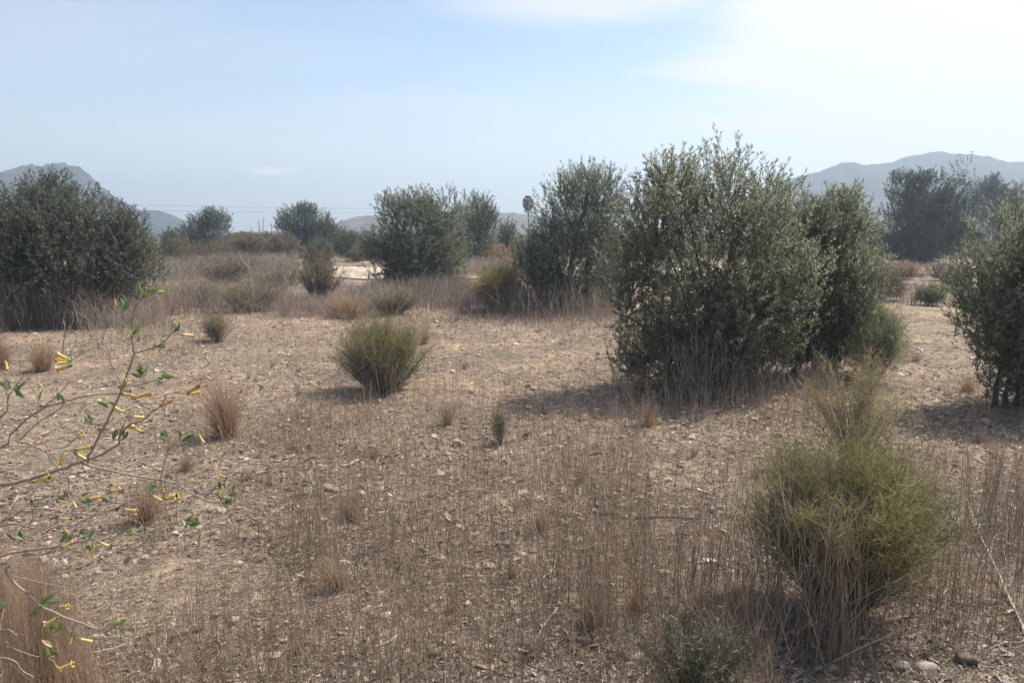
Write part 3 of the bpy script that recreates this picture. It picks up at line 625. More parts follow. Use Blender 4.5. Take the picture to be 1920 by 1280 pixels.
# ------------------------------------------------------------------ dead wood
def smooth_line(pts, n):
    pts = np.asarray(pts, float); t = np.r_[0, np.cumsum(np.linalg.norm(np.diff(pts, axis=0), axis=1))]
    k = len(pts)
    if k < 3:
        u = np.linspace(0, t[-1], n); return np.stack([np.interp(u, t, pts[:, i]) for i in range(3)], -1)
    out = []
    per = max(2, n // (k - 1))
    for i in range(k - 1):
        p0, p1, p2, p3 = pts[max(i - 1, 0)], pts[i], pts[i + 1], pts[min(i + 2, k - 1)]
        for s in np.linspace(0, 1, per, endpoint=False):
            out.append(.5 * (2 * p1 + (p2 - p0) * s + (2 * p0 - 5 * p1 + 4 * p2 - p3) * s * s + (3 * p1 - p0 - 3 * p2 + p3) * s ** 3))
    out.append(pts[-1]); return np.array(out)
def branches(b, lines, mat=0, k=5, tone=(0, 1)):
    for pts, r0, r1 in lines:
        P = smooth_line(pts, 4 * len(pts)); P[1:-1] += rng.normal(0, r0 * .35, (len(P) - 2, 3))
        b.tubes(P[None], np.linspace(r0, r1, len(P))[None], rng.uniform(*tone), mat, k)
def gl(pts, z):   # ground polyline raised to heights z
    q = gp(np.array([a for a, _ in pts], float), np.array([c for _, c in pts], float)); q[:, 2] += z; return q
b = B()
Y0 = gp(1905, 1175)[1]
def dl(pts): return [at(x, y, Y0 + dy) for x, y, dy in pts]
branches(b, [(gl([(1916, 1185), (1890, 1130), (1860, 1075), (1830, 1020), (1808, 978)], [.02, .03, .06, .10, .17]), .006, .0025),
             (gl([(1872, 1098), (1840, 1075), (1812, 1045)], [.05, .07, .10]), .003, .0013),
             (gl([(1835, 1030), (1818, 1033), (1800, 1043)], [.10, .09, .07]), .0026, .0012),
             (gl([(1905, 1150), (1880, 1080), (1884, 1050), (1886, 1030)], [.03, .12, .15, .17]), .003, .0013),
             (gl([(1916, 1185), (1918, 1215), (1880, 1222), (1850, 1235)], [.02, .02, .02, .02]), .004, .002),
             (gl([(1916, 1185), (1935, 1250), (1960, 1310)], [.02, .015, .02]), .007, .006),
             (gl([(1855, 1065), (1862, 1035), (1885, 1030)], [.06, .10, .10]), .003, .0015)])
tag(b.build('dead_branch', M['deadwood'], None, gp(1916, 1185)), 'bleached forked dead branch lying at the right edge of the foreground', 'dead branch')
b = B(); c = gp(595, 928); Y0 = c[1]
def up(pts): return np.array([at(x, y, Y0 - .02 + .02 * rng.normal()) for x, y in pts])
branches(b, [(up([(593, 930), (586, 908), (577, 888), (570, 874), (573, 864)]), .007, .0025), (up([(578, 890), (581, 878), (580, 866)]), .004, .0018),
             (up([(597, 930), (594, 905), (592, 885), (591, 868)]), .006, .002), (up([(590, 925), (582, 920), (580, 905)]), .004, .002)])
tag(b.build('dead_twig', M['deadwood'], None, c), 'bleached upright forked twig standing in the litter left of centre', 'dead twig')
b = B(); Y0 = gp(115, 668)[1]
branches(b, [(up([(118, 668), (120, 640), (122, 615), (118, 598), (126, 580)]), .012, .003), (up([(121, 630), (132, 612), (138, 598), (134, 585)]), .007, .003), (up([(128, 668), (140, 645), (146, 622)]), .007, .003), (up([(134, 668), (130, 640), (129, 610)]), .006, .003)])
tag(b.build('dead_twig', M['deadwood'], None, gp(120, 668)), 'bleached dead stems standing before the grey stalks of the left olive', 'dead twig')
b = B(); Y0 = gp(470, 545)[1]
branches(b, [(up([(468, 560), (470, 520), (466, 490), (472, 470)]), .016, .005), (up([(469, 505), (455, 488), (448, 472)]), .011, .004), (up([(460, 555), (452, 520), (456, 495)]), .011, .004), (up([(468, 520), (482, 500), (486, 476)]), .010, .004), (up([(474, 556), (484, 525), (480, 500)]), .010, .004)])
tag(b.build('dead_shrub', M['deadwood'], None, gp(470, 555)), 'leafless pale dead shrub in the grass band right of the left olive', 'dead shrub')
b = B(); Y0 = gp(490, 480)[1]
branches(b, [(up([(488, 470), (492, 440), (494, 408)]), .05, .02), (up([(491, 448), (486, 425), (485, 412)]), .03, .02), (up([(480, 470), (475, 440), (470, 424)]), .04, .02), (up([(510, 470), (510, 440), (508, 418)]), .03, .02)])
tag(b.build('bare_sapling', M['stem_grey'], None, gp(490, 480)), 'bare thin saplings against the sky left of the far dark green tree', 'sapling')
b = B(); branches(b, [(gl([(1008, 585), (1040, 575), (1080, 572)], [.05, .35, .55]), .015, .006), (gl([(1090, 580), (1066, 565), (1058, 560)], [.03, .2, .3]), .014, .006), (gl([(985, 572), (1000, 566), (1020, 570)], [.3, .34, .3]), .02, .008)])
tag(b.build('dead_branch', M['deadwood'], None, gp(1040, 578)), 'pale broken branch leaning at the foot of the feathery olive', 'dead branch')
b = B(); branches(b, [(gl([(745, 580), (735, 545), (720, 520), (712, 505)], [0, .3, .6, .8]), .02, .006), (gl([(770, 580), (772, 540), (768, 515)], [0, .4, .7]), .015, .006), (gl([(800, 585), (815, 560), (818, 540)], [0, .3, .45]), .015, .005)])
tag(b.build('dead_shrub', M['deadwood'], None, gp(760, 580)), 'pale leafless stems before the dense rounded olive left of centre', 'dead stems')
wood = [([(1190, 975), (1240, 972), (1310, 975)], .007, 'long dark stick lying behind the dark thin stalks in the right foreground'),
        ([(1055, 1212), (1080, 1213), (1108, 1220)], .013, 'dark piece of bark lying on the bottom centre foreground'),
        ([(1125, 968), (1150, 967)], .016, 'short dark wood chunk in the middle of the right foreground'),
        ([(640, 880), (655, 876), (672, 868)], .010, 'weathered stick lying behind the bleached upright twig'),
        ([(1790, 1255), (1830, 1262)], .022, 'dark brown wood chunk at the bottom right corner'),
        ([(320, 1195), (350, 1188), (385, 1180)], .008, 'dark stick on the bare soil at lower left'),
        ([(700, 1225), (730, 1213), (748, 1198)], .007, 'curved pale root lying at the bottom left of centre'),
        ([(1000, 1220), (1020, 1180), (1045, 1145)], .005, 'straight pale stick slanting over the litter at bottom centre'),
        ([(1070, 1028), (1095, 1030), (1118, 1020)], .007, 'bent pale stick right of the small reddish tuft')]
for pts, r, lab in wood:
    q = gl(pts, [r * .6 + .012] * len(pts)); P = smooth_line(q, 8); b = B()
    ends = np.concatenate([P[:1] + (P[0] - P[1]) * .05, P, P[-1:] + (P[-1] - P[-2]) * .05])
    b.tubes(ends[None], (r * np.r_[.05, rng.uniform(.75, 1.15, len(P)), .05])[None], .5, 0, 6)
    tag(b.build('stick', M['deadwood'] if 'pale' in lab or 'weathered' in lab else M['darkwood'], None, q[0]), lab, 'stick')

# ------------------------------------------------------------------ road sign, wires, debris
def lathe_box(b, c, s, rz=0, m=0, tone=.5):
    V = np.array([[x, y, z] for z in (-1, 1) for y in (-1, 1) for x in (-1, 1)], float) * np.array(s) / 2
    V = np.stack([V[:, 0] * math.cos(rz) - V[:, 1] * math.sin(rz), V[:, 0] * math.sin(rz) + V[:, 1] * math.cos(rz), V[:, 2]], -1) + np.array(c)
    b.raw(V, [(0, 2, 3, 1), (4, 5, 7, 6), (0, 1, 5, 4), (2, 6, 7, 3), (0, 4, 6, 2), (1, 3, 7, 5)], tone, m)
mg = mat_noise('galvanised_back', [(.3, (.14, .145, .15)), (.7, (.20, .205, .21))], 6, .6, 0, 4, .3)
mp = mat_noise('galvanised_post', [(.3, (.20, .205, .21)), (.7, (.3, .3, .3))], 8, .5, 0, 4, .4)
sc = at(989.5, 381, 46); gb = np.array([sc[0], 46, 0])
sign = empty('road_sign', gb, 'grey back of an octagonal road sign on a thin post beside the feathery olive', 'road sign')
rz = math.radians(46)
def octo(R, th, yo, b, m=0):
    a = np.arange(8) * math.pi / 4 + math.pi / 8
    f0 = np.stack([R * np.cos(a), np.full(8, yo), R * np.sin(a)], -1); f1 = f0 + np.array([0, th, 0])
    V = np.concatenate([f0, f1, [[0, yo, 0]], [[0, yo + th, 0]]])
    V = np.stack([V[:, 0] * math.cos(rz) - V[:, 1] * math.sin(rz), V[:, 0] * math.sin(rz) + V[:, 1] * math.cos(rz), V[:, 2]], -1) + sc
    Q = [(i, (i + 1) % 8, 8 + (i + 1) % 8, 8 + i) for i in range(8)]
    for i in range(0, 8, 2):
        Q += [(16, (i + 2) % 8, i + 1, i), (17, 8 + i, 8 + i + 1, 8 + (i + 2) % 8)]
    b.raw(V, Q, .5, m)
b = B(); octo(.46, .004, 0, b); b.build('plate', mg, sign, gb)
b = B()
a = np.arange(9) * math.pi / 4 + math.pi / 8
P = np.stack([.46 * np.cos(a), np.full(9, -.012), .46 * np.sin(a)], -1)
P = np.stack([P[:, 0] * math.cos(rz) - P[:, 1] * math.sin(rz), P[:, 0] * math.sin(rz) + P[:, 1] * math.cos(rz), P[:, 2]], -1) + sc
b.tubes(P[None], .014, .5, 0, 5); b.build('rim', mg, sign, gb)
b = B(); pp = sc + np.array([math.sin(rz) * .06, -math.cos(rz) * .06, 0])
b.tubes(np.array([[[pp[0], pp[1], -.1], [pp[0], pp[1], 1.5], [pp[0], pp[1], sc[2] + .3]]]), .035, .5, 0, 8); b.build('post', mp, sign, gb)
b = B()
for dz in (-.2, .2):
    b = B(); lathe_box(b, sc + np.array([math.sin(rz) * .03, -math.cos(rz) * .03, dz]), (.5, .04, .035), rz); b.build('bracket', mp, sign, gb)

mw = mat_noise('cable', [(.3, (.05, .05, .055)), (.7, (.08, .08, .085))], 5, .6)
YW = 170.0
pl = empty('power_line', (at(60, 430, YW)[0], YW, 0), 'two faint overhead wires crossing the sky between the left olive and the low hill', 'power line')
plb = np.array(pl.location)
for (ya, yb_, sag) in [(378, 391, 1.5), (389, 398, 1.5)]:
    A, Bq = at(60, ya, YW), at(800, yb_, YW + 20); u = np.linspace(0, 1, 25)[:, None]
    P = A + (Bq - A) * u - np.array([0, 0, sag]) * 4 * u * (1 - u) * .3
    b = B(); b.tubes(P[None], .022, .5, 0, 4); b.build('wire', mw, pl, plb)
for px_ in ((60, 370, YW), (800, 385, YW + 20)):
    q = at(*px_); b = B(); b.tubes(np.array([[[q[0], q[1], -.2], [q[0], q[1], q[2] * .5], [q[0], q[1], q[2]]]]), np.array([[.16, .14, .11]]), .5, 0, 8); b.build('pole', M['darkwood'], pl, plb)
mwhite = mat_noise('white_debris', [(.3, (.62, .60, .57)), (.7, (.8, .79, .77))], 3, .7)
for (x_, y_, s_, r_, lab, nm) in [(497, 486, (.34, .3, .2), .3, 'white block dumped beyond the grass band, leftmost of the white debris', 'white_block'),
                              (526, 488, (.5, .18, .09), .1, 'short pale board lying in the middle of the white debris', 'board'),
                              (549, 490, (.55, .2, .08), -.15, 'pale board at the right end of the white debris', 'board')]:
    c = gp(x_, y_); b = B(); lathe_box(b, (c[0], c[1], c[2] + s_[2] / 2 + .03), s_, r_)
    o = b.build(nm, mwhite, None, (c[0], c[1], c[2]))
    bv = o.modifiers.new('bevel', 'BEVEL'); bv.width = .02; bv.segments = 2
    tag(o, lab, 'block' if 'block' in nm else 'board')
c = gp(1332, 1057); b = B()
gx, gy = np.meshgrid(np.linspace(-.035, .035, 8), np.linspace(-.02, .02, 6))
zz = .012 + .010 * np.abs(np.sin(gx * 150 + gy * 60)) + rng.normal(0, .002, gx.shape)
idx = np.arange(48).reshape(6, 8)
b.raw(np.stack([gx + c[0], gy + c[1], zz + c[2]], -1), np.stack([idx[:-1, :-1], idx[:-1, 1:], idx[1:, 1:], idx[1:, :-1]], -1), 0)
tag(b.build('paper_scrap', mwhite, None, c, smooth=True), 'crumpled white scrap on the ground between the two foreground bushes', 'scrap')

# ------------------------------------------------------------------ yellow flowering shrub at the left edge
YT = 1.65
M['twig'] = mat_rnd('brown_twig', [(0, (.16, .125, .095)), (1, (.33, .27, .21))], .7)
sh_base = np.array([-1.62, 1.75, float(gz(-1.62, 1.75))])
tob = empty('flowering_shrub', sh_base, 'loose branching shrub with small yellow tubular flowers, reaching in from the left edge', 'shrub')
def tl(pts, dy=0): return np.array([at(x, y, YT + dy) for x, y in pts])
LN = [  # polyline, depth offset, r0, r1, from_frame_edge
 ([(0, 840), (20, 815), (68, 772), (121, 752), (166, 741), (225, 737)], .0, .0042, .002, 1),
 ([(78, 766), (109, 740), (130, 716)], .0, .002, .001, 0), ([(37, 825), (70, 793), (109, 768), (121, 754)], .02, .0022, .0014, 0),
 ([(0, 911), (66, 896), (114, 880), (153, 866), (175, 859), (214, 837), (236, 802), (273, 782), (300, 760), (315, 738)], -.05, .0065, .0014, 1),
 ([(164, 860), (182, 824), (206, 780), (225, 737), (240, 698), (251, 662), (248, 629), (250, 585), (265, 561), (290, 548)], -.05, .0042, .0014, 0),
 ([(251, 662), (296, 649), (324, 622), (330, 615)], -.05, .0022, .0012, 0), ([(324, 624), (342, 627)], -.05, .001, .0008, 0),
 ([(228, 722), (215, 695), (195, 654), (170, 655), (145, 668), (132, 676)], -.05, .002, .0011, 0),
 ([(230, 722), (260, 722), (294, 713), (312, 729)], -.05, .0018, .001, 0), ([(252, 748), (275, 756), (300, 756)], -.05, .0015, .001, 0),
 ([(153, 868), (208, 883), (300, 900), (326, 905), (357, 922), (388, 938), (416, 943), (438, 942)], -.05, .004, .0014, 0),
 ([(326, 905), (357, 911), (394, 924)], -.05, .0016, .0008, 0), ([(300, 899), (308, 869), (318, 840), (334, 826), (362, 822)], -.05, .0025, .001, 0), ([(318, 840), (314, 824)], -.05, .0015, .001, 0),
 ([(31, 827), (59, 834), (84, 846), (98, 865), (114, 881), (129, 898), (126, 933), (132, 940)], .02, .0028, .0014, 0), ([(84, 845), (122, 837), (142, 822), (162, 811), (165, 795)], .02, .0018, .001, 0),
 ([(0, 885), (13, 898), (55, 913), (88, 909), (120, 913)], .08, .0025, .0012, 1),
 ([(0, 981), (55, 953), (131, 961), (186, 965), (223, 948), (273, 929), (300, 932)], .05, .003, .001, 1), ([(126, 933), (160, 940), (195, 928)], .02, .0015, .001, 0),
 ([(0, 986), (66, 990), (92, 988), (112, 975)], .1, .003, .0012, 1), ([(52, 990), (62, 968), (60, 952)], .1, .0015, .001, 0),
 ([(0, 1043), (53, 1032), (114, 1023), (158, 1014), (197, 1010), (252, 1001), (320, 1003)], -.02, .0042, .0014, 1), ([(204, 1010), (219, 981), (230, 956)], -.02, .002, .001, 0), ([(40, 1040), (85, 1038), (100, 1026)], -.02, .003, .002, 0),
 ([(0, 1057), (12, 1075), (47, 1111), (75, 1134), (114, 1154), (154, 1168), (195, 1183), (230, 1172)], -.12, .0048, .0014, 1),
 ([(20, 1079), (77, 1091), (112, 1101)], -.12, .0022, .001, 0), ([(47, 1111), (60, 1112), (68, 1130)], -.12, .0022, .001, 0),
 ([(0, 1181), (30, 1191), (61, 1183), (87, 1162), (100, 1155)], -.05, .0032, .0014, 1), ([(0, 1233), (41, 1256), (63, 1270)], -.05, .0032, .0014, 1), ([(0, 1205), (16, 1213), (45, 1206)], 0, .0028, .0012, 1),
 ([(0, 784), (14, 748), (29, 725), (45, 703)], .1, .003, .0012, 1), ([(14, 748), (12, 725), (9, 695)], .1, .0018, .001, 0),
 ([(140, 1168), (136, 1180), (134, 1192)], -.12, .0015, .001, 0), ([(130, 1165), (145, 1185), (150, 1196)], -.12, .0014, .001, 0), ([(20, 1213), (60, 1228), (95, 1235), (106, 1250)], 0, .002, .001, 0),
 ([(0, 1000), (30, 1020), (42, 1012)], .12, .002, .001, 1), ([(70, 793), (70, 765), (72, 742)], .02, .0014, .001, 0), ([(112, 913), (108, 938)], .05, .0012, .001, 0), ([(320, 945), (345, 968), (352, 985)], .05, .0014, .001, 0), ([(223, 948), (320, 945)], .05, .0014, .0012, 0)]
CL = [(265, 556, 6, 40, -.05), (238, 575, 4, 110, -.05), (290, 547, 5, 20, -.05), (250, 632, 4, 85, -.05), (268, 705, 5, 80, -.05), (300, 712, 2, 0, -.05), (165, 795, 4, 80, .02), (208, 768, 2, 150, -.05), (232, 800, 4, 270, -.05), (122, 750, 2, 70, 0), (72, 744, 2, 70, .02), (35, 726, 3, 30, .1),
      (128, 930, 3, 185, .02), (150, 936, 2, -25, .02), (195, 930, 2, -20, .02), (60, 955, 2, 100, .1), (40, 1015, 5, 120, .12), (150, 1000, 3, -10, .0), (130, 1000, 3, 200, 0), (420, 940, 7, 50, -.05), (432, 925, 4, 30, -.05), (418, 915, 2, 95, -.05), (350, 975, 5, 20, .05), (345, 975, 3, -60, .05), (283, 926, 3, 70, .05),
      (314, 824, 3, 100, -.05), (345, 822, 2, 30, -.05), (78, 1134, 5, 30, -.12), (85, 1140, 3, 200, -.12), (85, 1228, 8, 40, 0), (95, 1215, 4, 100, 0), (136, 1185, 4, 260, -.12), (160, 1018, 2, -30, -.02), (95, 905, 2, 80, .08), (246, 1000, 2, 80, -.02), (325, 620, 2, 60, -.05), (298, 655, 2, 40, -.05), (15, 730, 3, 140, .1), (8, 1140, 2, 200, 0), (228, 1175, 2, 30, -.12), (200, 1165, 1, 30, -.12), (104, 1165, 2, 230, -.12)]
FL = [(131, 674, 107, 663), (134, 675, 103, 675), (133, 677, 108, 681), (135, 685, 108, 693), (9, 676, 13, 694), (340, 627, 362, 629), (350, 739, 375, 736), (352, 736, 372, 724), (222, 727, 240, 713), (226, 738, 252, 743), (246, 747, 282, 738), (236, 774, 215, 764), (262, 758, 280, 766), (300, 762, 321, 752), (224, 772, 246, 766), (246, 780, 270, 783), (225, 732, 245, 733),
      (140, 844, 172, 838), (138, 848, 168, 865), (119, 850, 113, 872), (144, 816, 153, 811), (272, 812, 246, 798), (205, 921, 229, 918), (164, 935, 188, 932), (134, 938, 143, 952), (108, 938, 123, 941), (110, 971, 127, 973), (230, 955, 255, 958), (113, 1026, 137, 1016), (175, 1019, 174, 1043), (184, 1015, 202, 1023), (119, 990, 129, 1000), (308, 936, 331, 929), (306, 934, 337, 935), (302, 905, 306, 924), (371, 813, 381, 829), (414, 935, 411, 912), (428, 895, 411, 891), (108, 1138, 127, 1136), (113, 1155, 86, 1169), (135, 1190, 130, 1208), (147, 1197, 173, 1203), (105, 1256, 136, 1244), (102, 1245, 113, 1257), (60, 905, 92, 895), (285, 928, 302, 938)]
b = B()
hub = np.array([-1.50, 1.72, .95])
for pts, dy, r0, r1, edge in LN:
    q = tl(pts, dy)
    if edge:
        z0 = min(max(q[0][2] - .28, .25), 1.0)
        pre = np.array([[sh_base[0] + .06, 1.74, z0], [sh_base[0] + .24, (1.74 + q[0][1]) / 2, q[0][2] - .10]])
        q = np.concatenate([pre, q])
    branches(b, [(q, r0 * (.78 if edge else .68), r1 * .8)], 0, 6, (.2, .9))
AX = np.concatenate([smooth_line(tl(pts, dy), 8 * len(pts)) for pts, dy, _, _, _ in LN])
def stalk_to(q, b, r=.0008):
    i_ = np.argmin(np.linalg.norm(AX - q, axis=1)); a_ = AX[i_]
    m_ = (a_ + q) / 2 + np.array([0, 0, .004]); b.tubes(np.array([[a_, m_, q]]), r, .6, 0, 4)
for x0, y0, _, _ in FL: stalk_to(at(x0, y0, YT - .05), b)
for (x, y, n_, ang, dy) in CL: stalk_to(at(x, y, YT + dy), b)
b.build('branches', M['twig'], tob, sh_base, smooth=True)
b = B(); 
for dx in (0, .05, -.04): branches(b, [(sh_base + np.array([[dx, 0, -.03], [dx * .5 + .02, 0, .3], [dx + .05, -.01, .7], [dx + .1, 0, 1.05]]), .014, .006)], 0, 8)
b.build('trunk', M['bark'], tob, sh_base, smooth=True)
b = B()
for (x, y, n_, ang, dy) in CL:
    o0 = at(x, y, YT + dy)
    for _ in range(n_ + 2):
        a = math.radians(ang + rng.normal(0, 32)); d = unit(np.array([math.cos(a), rng.normal(0, .5), math.sin(a)]))
        L = rng.uniform(.013, .032); W = L * rng.uniform(.32, .48)
        s = unit(np.cross(d, rv(1)[0])); nn = np.cross(s, d); o_ = o0 + rng.normal(0, .006, 3)
        c = [o_, o_ + d * L * .45 + nn * L * .04, o_ + d * L]
        l0, l1, l2 = [o_ + d * L * f - s * W * .5 * g + nn * L * .13 * g for f, g in ((.15, .55), (.45, 1), (.78, .62))]
        q0, q1, q2 = [o_ + d * L * f + s * W * .5 * g + nn * L * .13 * g for f, g in ((.15, .55), (.45, 1), (.78, .62))]
        tone = float(np.clip(rng.normal(.45, .22), 0, 1))
        b.raw([c[0], c[1], c[2], l0, l1, l2, q0, q1, q2], [(0, 1, 4, 3), (1, 2, 5, 4), (0, 6, 7, 1), (1, 7, 8, 2)], tone)
M['tleaf'] = mat_rnd('shrub_leaf', [(0, (.055, .085, .03)), (.5, (.105, .15, .05)), (.8, (.20, .215, .08)), (1, (.30, .23, .10))], .4, .35, [(0, (.10, .15, .06)), (1, (.2, .24, .1))], .5)
b.build('foliage', M['tleaf'], tob, sh_base)
def flower_mesh(petals):
    b = B(); prof = [(0, .05), (.08, .09), (.2, .10), (.55, .095), (.85, .125), (.95, .15), (1, .12)]
    k = 8; an = np.arange(k) * 2 * math.pi / k
    V = []
    for z, r in prof:
        bend = .05 * math.sin(z * 3)
        V += [[r * math.cos(a) + bend, r * math.sin(a), z] for a in an]
    n = len(prof); idx = np.arange(n * k).reshape(n, k); nx_ = np.roll(idx, -1, 1)
    Q = np.stack([idx[:-1], nx_[:-1], nx_[1:], idx[1:]], -1)
    mats = np.repeat([1, 1, 0, 0, 0, 0], k)
    for mi in (0, 1): b.raw(np.array(V), Q.reshape(-1, 4)[mats == mi], .5, mi)
    if petals:
        for q in range(5):
            a = q * 2 * math.pi / 5; o = np.array([math.cos(a), math.sin(a), 0]); s = np.array([-math.sin(a), math.cos(a), 0]); z = np.array([0, 0, 1])
            b.raw([o * .12 - s * .07 + z * .97, o * .12 + s * .07 + z * .97, o * .24 + s * .05 + z * 1.0, o * .24 - s * .05 + z * 1.0], [(0, 1, 2, 3)], .5, 0)
    return b
M['petal'] = mat_noise('yellow_petal', [(.3, (.52, .35, .09)), (.6, (.61, .46, .15)), (.8, (.67, .57, .28))], 1.2, .5)
M['petal_old'] = mat_noise('orange_petal', [(.3, (.50, .22, .06)), (.6, (.62, .36, .09)), (.8, (.66, .46, .16))], 1.5, .5)
M['calyx'] = mat_noise('calyx', [(.3, (.16, .20, .05)), (.7, (.28, .28, .09))], 2, .6)
fm = [flower_mesh(True).build('flower', [M['petal'], M['calyx']], tob, (0, 0, 0), smooth=True), flower_mesh(False).build('flower', [M['petal_old'], M['calyx']], tob, (0, 0, 0), smooth=True)]
from mathutils import Vector
for i, (x0, y0, x1, y1) in enumerate(FL):
    A, E = at(x0, y0, YT - .05), at(x1, y1, YT - .05 + rng.normal(0, .008))
    o = fm[i] if i < 2 else fm[1 if i % 3 == 1 else 0].copy()
    if i >= 2: COL.objects.link(o)
    o.parent = tob; L = float(np.linalg.norm(E - A))
    o.location = Vector(A - sh_base); o.rotation_mode = 'QUATERNION'; o.rotation_quaternion = Vector((E - A).tolist()).to_track_quat('Z', 'Y')
    w_ = min(L, .032) * 1.15; o.scale = (w_, w_, L)

# ------------------------------------------------------------------ distant scrub reading as one mass
b = B()
n = 1900
px_ = rng.uniform(-300, 2250, n); Yd = np.r_[rng.uniform(46, 75, n // 2), rng.uniform(75, 260, n - n // 2)]
c = np.stack([(px_ - 960) / F * Yd * 1.0, Yd, np.zeros(n)], -1)
hgt = rng.uniform(.3, 1.15, n)
k = 80; i = np.repeat(np.arange(n), k); dd = rv(n * k) * rng.uniform(.2, 1, (n * k, 1)) ** .4
pos = c[i] + dd * np.stack([hgt * 1.4, hgt, hgt], -1)[i]; pos[:, 2] = np.abs(pos[:, 2])
sz = .10 + .0011 * Yd[i]
b.leaves(pos, unit(dd + rv(len(i)) * .6 + np.array([0, 0, .6])), sz * 2, sz * .7, np.clip(rng.normal(.45, .2, n)[i] + rng.normal(0, .15, len(i)), 0, 1), 0)
M['far_scrub'] = mat_rnd('far_scrub_leaf', [(0, (.06, .07, .04)), (.5, (.12, .11, .065)), (1, (.22, .17, .11))], .7, .2)
tag(b.build('distant_scrub', M['far_scrub']), 'low mixed scrub covering the plain up to the hills', 'scrub', kind='stuff')

# ------------------------------------------------------------------ haze
b = B(); lathe_box(b, (0, 300, 30), (2600, 1500, 64), 0)
m, nt, nd, lk = new_mat('haze_air')
out = nd.new('ShaderNodeOutputMaterial'); pv = nd.new('ShaderNodeVolumePrincipled')
pv.inputs['Color'].default_value = (.70, .84, 1.0, 1); pv.inputs['Density'].default_value = .0016; pv.inputs['Anisotropy'].default_value = .35
lk.new(pv.outputs[0], out.inputs['Volume'])
tag(b.build('haze', m), 'pale haze in the air over the plain', 'haze', kind='stuff')

# ------------------------------------------------------------------ sun and sky
EL, AZ = math.radians(54), math.radians(58)      # azimuth clockwise from the view direction (+Y)
sd = np.array([math.sin(AZ) * math.cos(EL), math.cos(AZ) * math.cos(EL), math.sin(EL)])
L = bpy.data.lights.new('sun', 'SUN'); L.energy = 3.7; L.angle = math.radians(.5); L.color = (1, .94, .85)
lo_ = bpy.data.objects.new('sun', L); COL.objects.link(lo_)
lo_.rotation_mode = 'QUATERNION'; lo_.rotation_quaternion = Vector(sd.tolist()).to_track_quat('Z', 'Y'); lo_.location = (0, 0, 60)
w = bpy.data.worlds.new('World'); S.world = w; w.use_nodes = True
nt = w.node_tree; nd = nt.nodes; lk = nt.links; nd.clear()
out = nd.new('ShaderNodeOutputWorld'); bg = nd.new('ShaderNodeBackground'); SKY = .096; bg.inputs['Strength'].default_value = SKY
sky = nd.new('ShaderNodeTexSky'); sky.sky_type = 'NISHITA'; sky.sun_disc = False; sky.sun_elevation = EL; sky.sun_rotation = AZ
sky.air_density = 1.0; sky.dust_density = .7; sky.ozone_density = 1.5
tc = nd.new('ShaderNodeTexCoord'); sep = nd.new('ShaderNodeSeparateXYZ'); lk.new(tc.outputs['Generated'], sep.inputs[0])
def math_(op, a, b_=None, clamp=False):
    n = nd.new('ShaderNodeMath'); n.operation = op; n.use_clamp = clamp
    for i, v in enumerate((a, b_)):
        if v is None: continue
        if isinstance(v, (int, float)): n.inputs[i].default_value = v
        else: lk.new(v, n.inputs[i])
    return n.outputs[0]
zz = math_('ADD', math_('MAXIMUM', sep.outputs['Z'], 0.0), .10)
cmb = nd.new('ShaderNodeCombineXYZ'); lk.new(math_('DIVIDE', sep.outputs['X'], zz), cmb.inputs[0]); lk.new(math_('DIVIDE', sep.outputs['Y'], zz), cmb.inputs[1])
def cnoise(scale, sx, sy, detail=6, rough=.55, rot=0, dist=0):
    mp = nd.new('ShaderNodeMapping'); mp.inputs['Scale'].default_value = (sx, sy, 1); mp.inputs['Rotation'].default_value = (0, 0, rot); lk.new(cmb.outputs[0], mp.inputs[0])
    n = nd.new('ShaderNodeTexNoise'); n.inputs['Scale'].default_value = scale; n.inputs['Detail'].default_value = detail; n.inputs['Roughness'].default_value = rough; n.inputs['Distortion'].default_value = dist
    lk.new(mp.outputs[0], n.inputs['Vector']); return n.outputs['Fac']
def smooth(v, a, b_):
    n = nd.new('ShaderNodeMapRange'); n.interpolation_type = 'SMOOTHSTEP'; n.inputs[1].default_value = a; n.inputs[2].default_value = b_
    lk.new(v, n.inputs[0]); return n.outputs[0]
def lobe(px, py, sx, sy):      # soft elliptical cloud region round a sky direction, in angles across and up
    d = ray(px, py); d = d / np.linalg.norm(d); az0 = math.atan2(d[0], d[1]); el0 = math.asin(d[2])
    az = math_('ARCTAN2', sep.outputs['X'], sep.outputs['Y']); el = math_('ARCSINE', sep.outputs['Z'])
    a = math_('DIVIDE', math_('SUBTRACT', az, az0), sx); e = math_('DIVIDE', math_('SUBTRACT', el, el0), sy)
    return math_('SQRT', math_('ADD', math_('MULTIPLY', a, a), math_('MULTIPLY', e, e)))
n1 = cnoise(.9, .55, 1.2, 7, .55, .3, .4); n2 = cnoise(.35, 1, 1.4, 5, .5, .2)
fuzz = math_('MULTIPLY', math_('SUBTRACT', n1, .5), 1.5)
bank = smooth(math_('ADD', lobe(1960, 60, .42, .23), fuzz), 1.1, .62)
streak = math_('MULTIPLY', smooth(math_('ADD', lobe(1120, -10, .24, .045), fuzz), 1.2, .3), .75)
veil_l = math_('MULTIPLY', smooth(math_('ADD', lobe(60, 60, .42, .14), math_('MULTIPLY', fuzz, 1.6)), 1.4, .2), .32)
mid = math_('MULTIPLY', smooth(math_('ADD', lobe(620, 210, .38, .055), math_('MULTIPLY', fuzz, 1.6)), 1.3, .2), .35)
puff = math_('MULTIPLY', smooth(math_('ADD', lobe(505, 321, .036, .006), math_('MULTIPLY', fuzz, 1.3)), 1.25, .1), .26)
veil = math_('MULTIPLY', smooth(n2, .45, .75), .12)
mask = bank
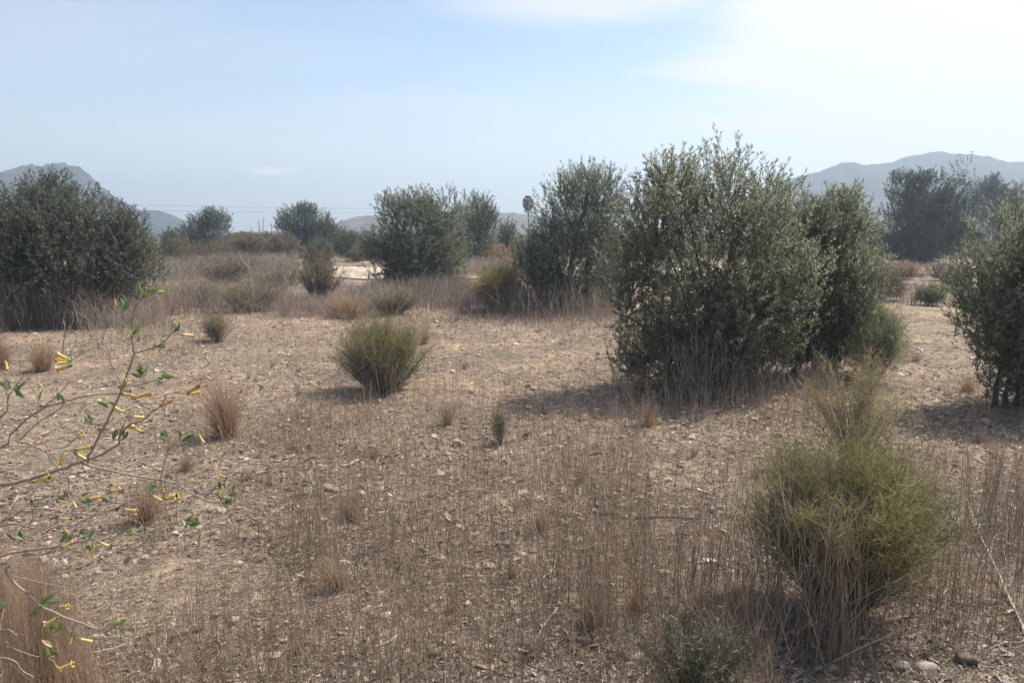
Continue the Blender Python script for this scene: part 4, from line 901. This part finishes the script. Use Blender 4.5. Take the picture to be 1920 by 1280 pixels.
finger = math_('MULTIPLY', smooth(math_('ADD', lobe(1420, 186, .15, .018), math_('MULTIPLY', fuzz, .7)), 1.15, .3), .6)
for q in (streak, finger, veil_l, mid, veil, math_('MULTIPLY', smooth(sep.outputs['Z'], .24, .0), .75)): mask = math_('MAXIMUM', mask, q)
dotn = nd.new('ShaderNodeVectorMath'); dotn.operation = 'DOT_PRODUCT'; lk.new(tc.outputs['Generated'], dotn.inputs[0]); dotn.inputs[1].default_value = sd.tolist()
fill_glow = math_('POWER', smooth(dotn.outputs['Value'], .62, 1.0), 1.5)  # extra-bright cloud added round the unseen sun to soften the shadows
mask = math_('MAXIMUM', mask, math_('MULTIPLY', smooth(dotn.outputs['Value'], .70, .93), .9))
ccol = nd.new('ShaderNodeMixRGB'); lk.new(fill_glow, ccol.inputs[0]); ccol.inputs[1].default_value = (5.75, 5.7, 5.6, 1); ccol.inputs[2].default_value = (16, 15.5, 14.8, 1)
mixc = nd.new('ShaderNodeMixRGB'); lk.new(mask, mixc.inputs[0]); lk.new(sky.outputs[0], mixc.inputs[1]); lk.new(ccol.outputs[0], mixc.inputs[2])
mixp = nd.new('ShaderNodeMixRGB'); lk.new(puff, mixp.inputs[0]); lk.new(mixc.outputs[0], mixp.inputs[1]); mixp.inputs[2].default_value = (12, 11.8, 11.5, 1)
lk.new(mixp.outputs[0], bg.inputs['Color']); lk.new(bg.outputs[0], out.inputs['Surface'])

# ------------------------------------------------------------------ camera and render settings
cam = bpy.data.cameras.new('camera'); cam.sensor_width = 36; cam.lens = F / 1920 * 36; cam.clip_start = .05; cam.clip_end = 20000
co = bpy.data.objects.new('camera', cam); COL.objects.link(co); co.location = (0, 0, CAMH); co.rotation_euler = (math.pi / 2 - PITCH, 0, 0)
S.camera = co
S.view_settings.view_transform = 'Standard'; S.view_settings.look = 'None'; S.view_settings.exposure = .86; S.view_settings.gamma = 1
S.render.engine = 'CYCLES'
cy = S.cycles; cy.use_denoising = True; cy.max_bounces = 5; cy.diffuse_bounces = 3; cy.glossy_bounces = 2; cy.transmission_bounces = 3; cy.transparent_max_bounces = 4; cy.volume_bounces = 0
cy.sample_clamp_indirect = 4
try: cy.denoiser = 'OPENIMAGEDENOISE'; cy.denoising_input_passes = 'RGB_ALBEDO_NORMAL'
except Exception: pass
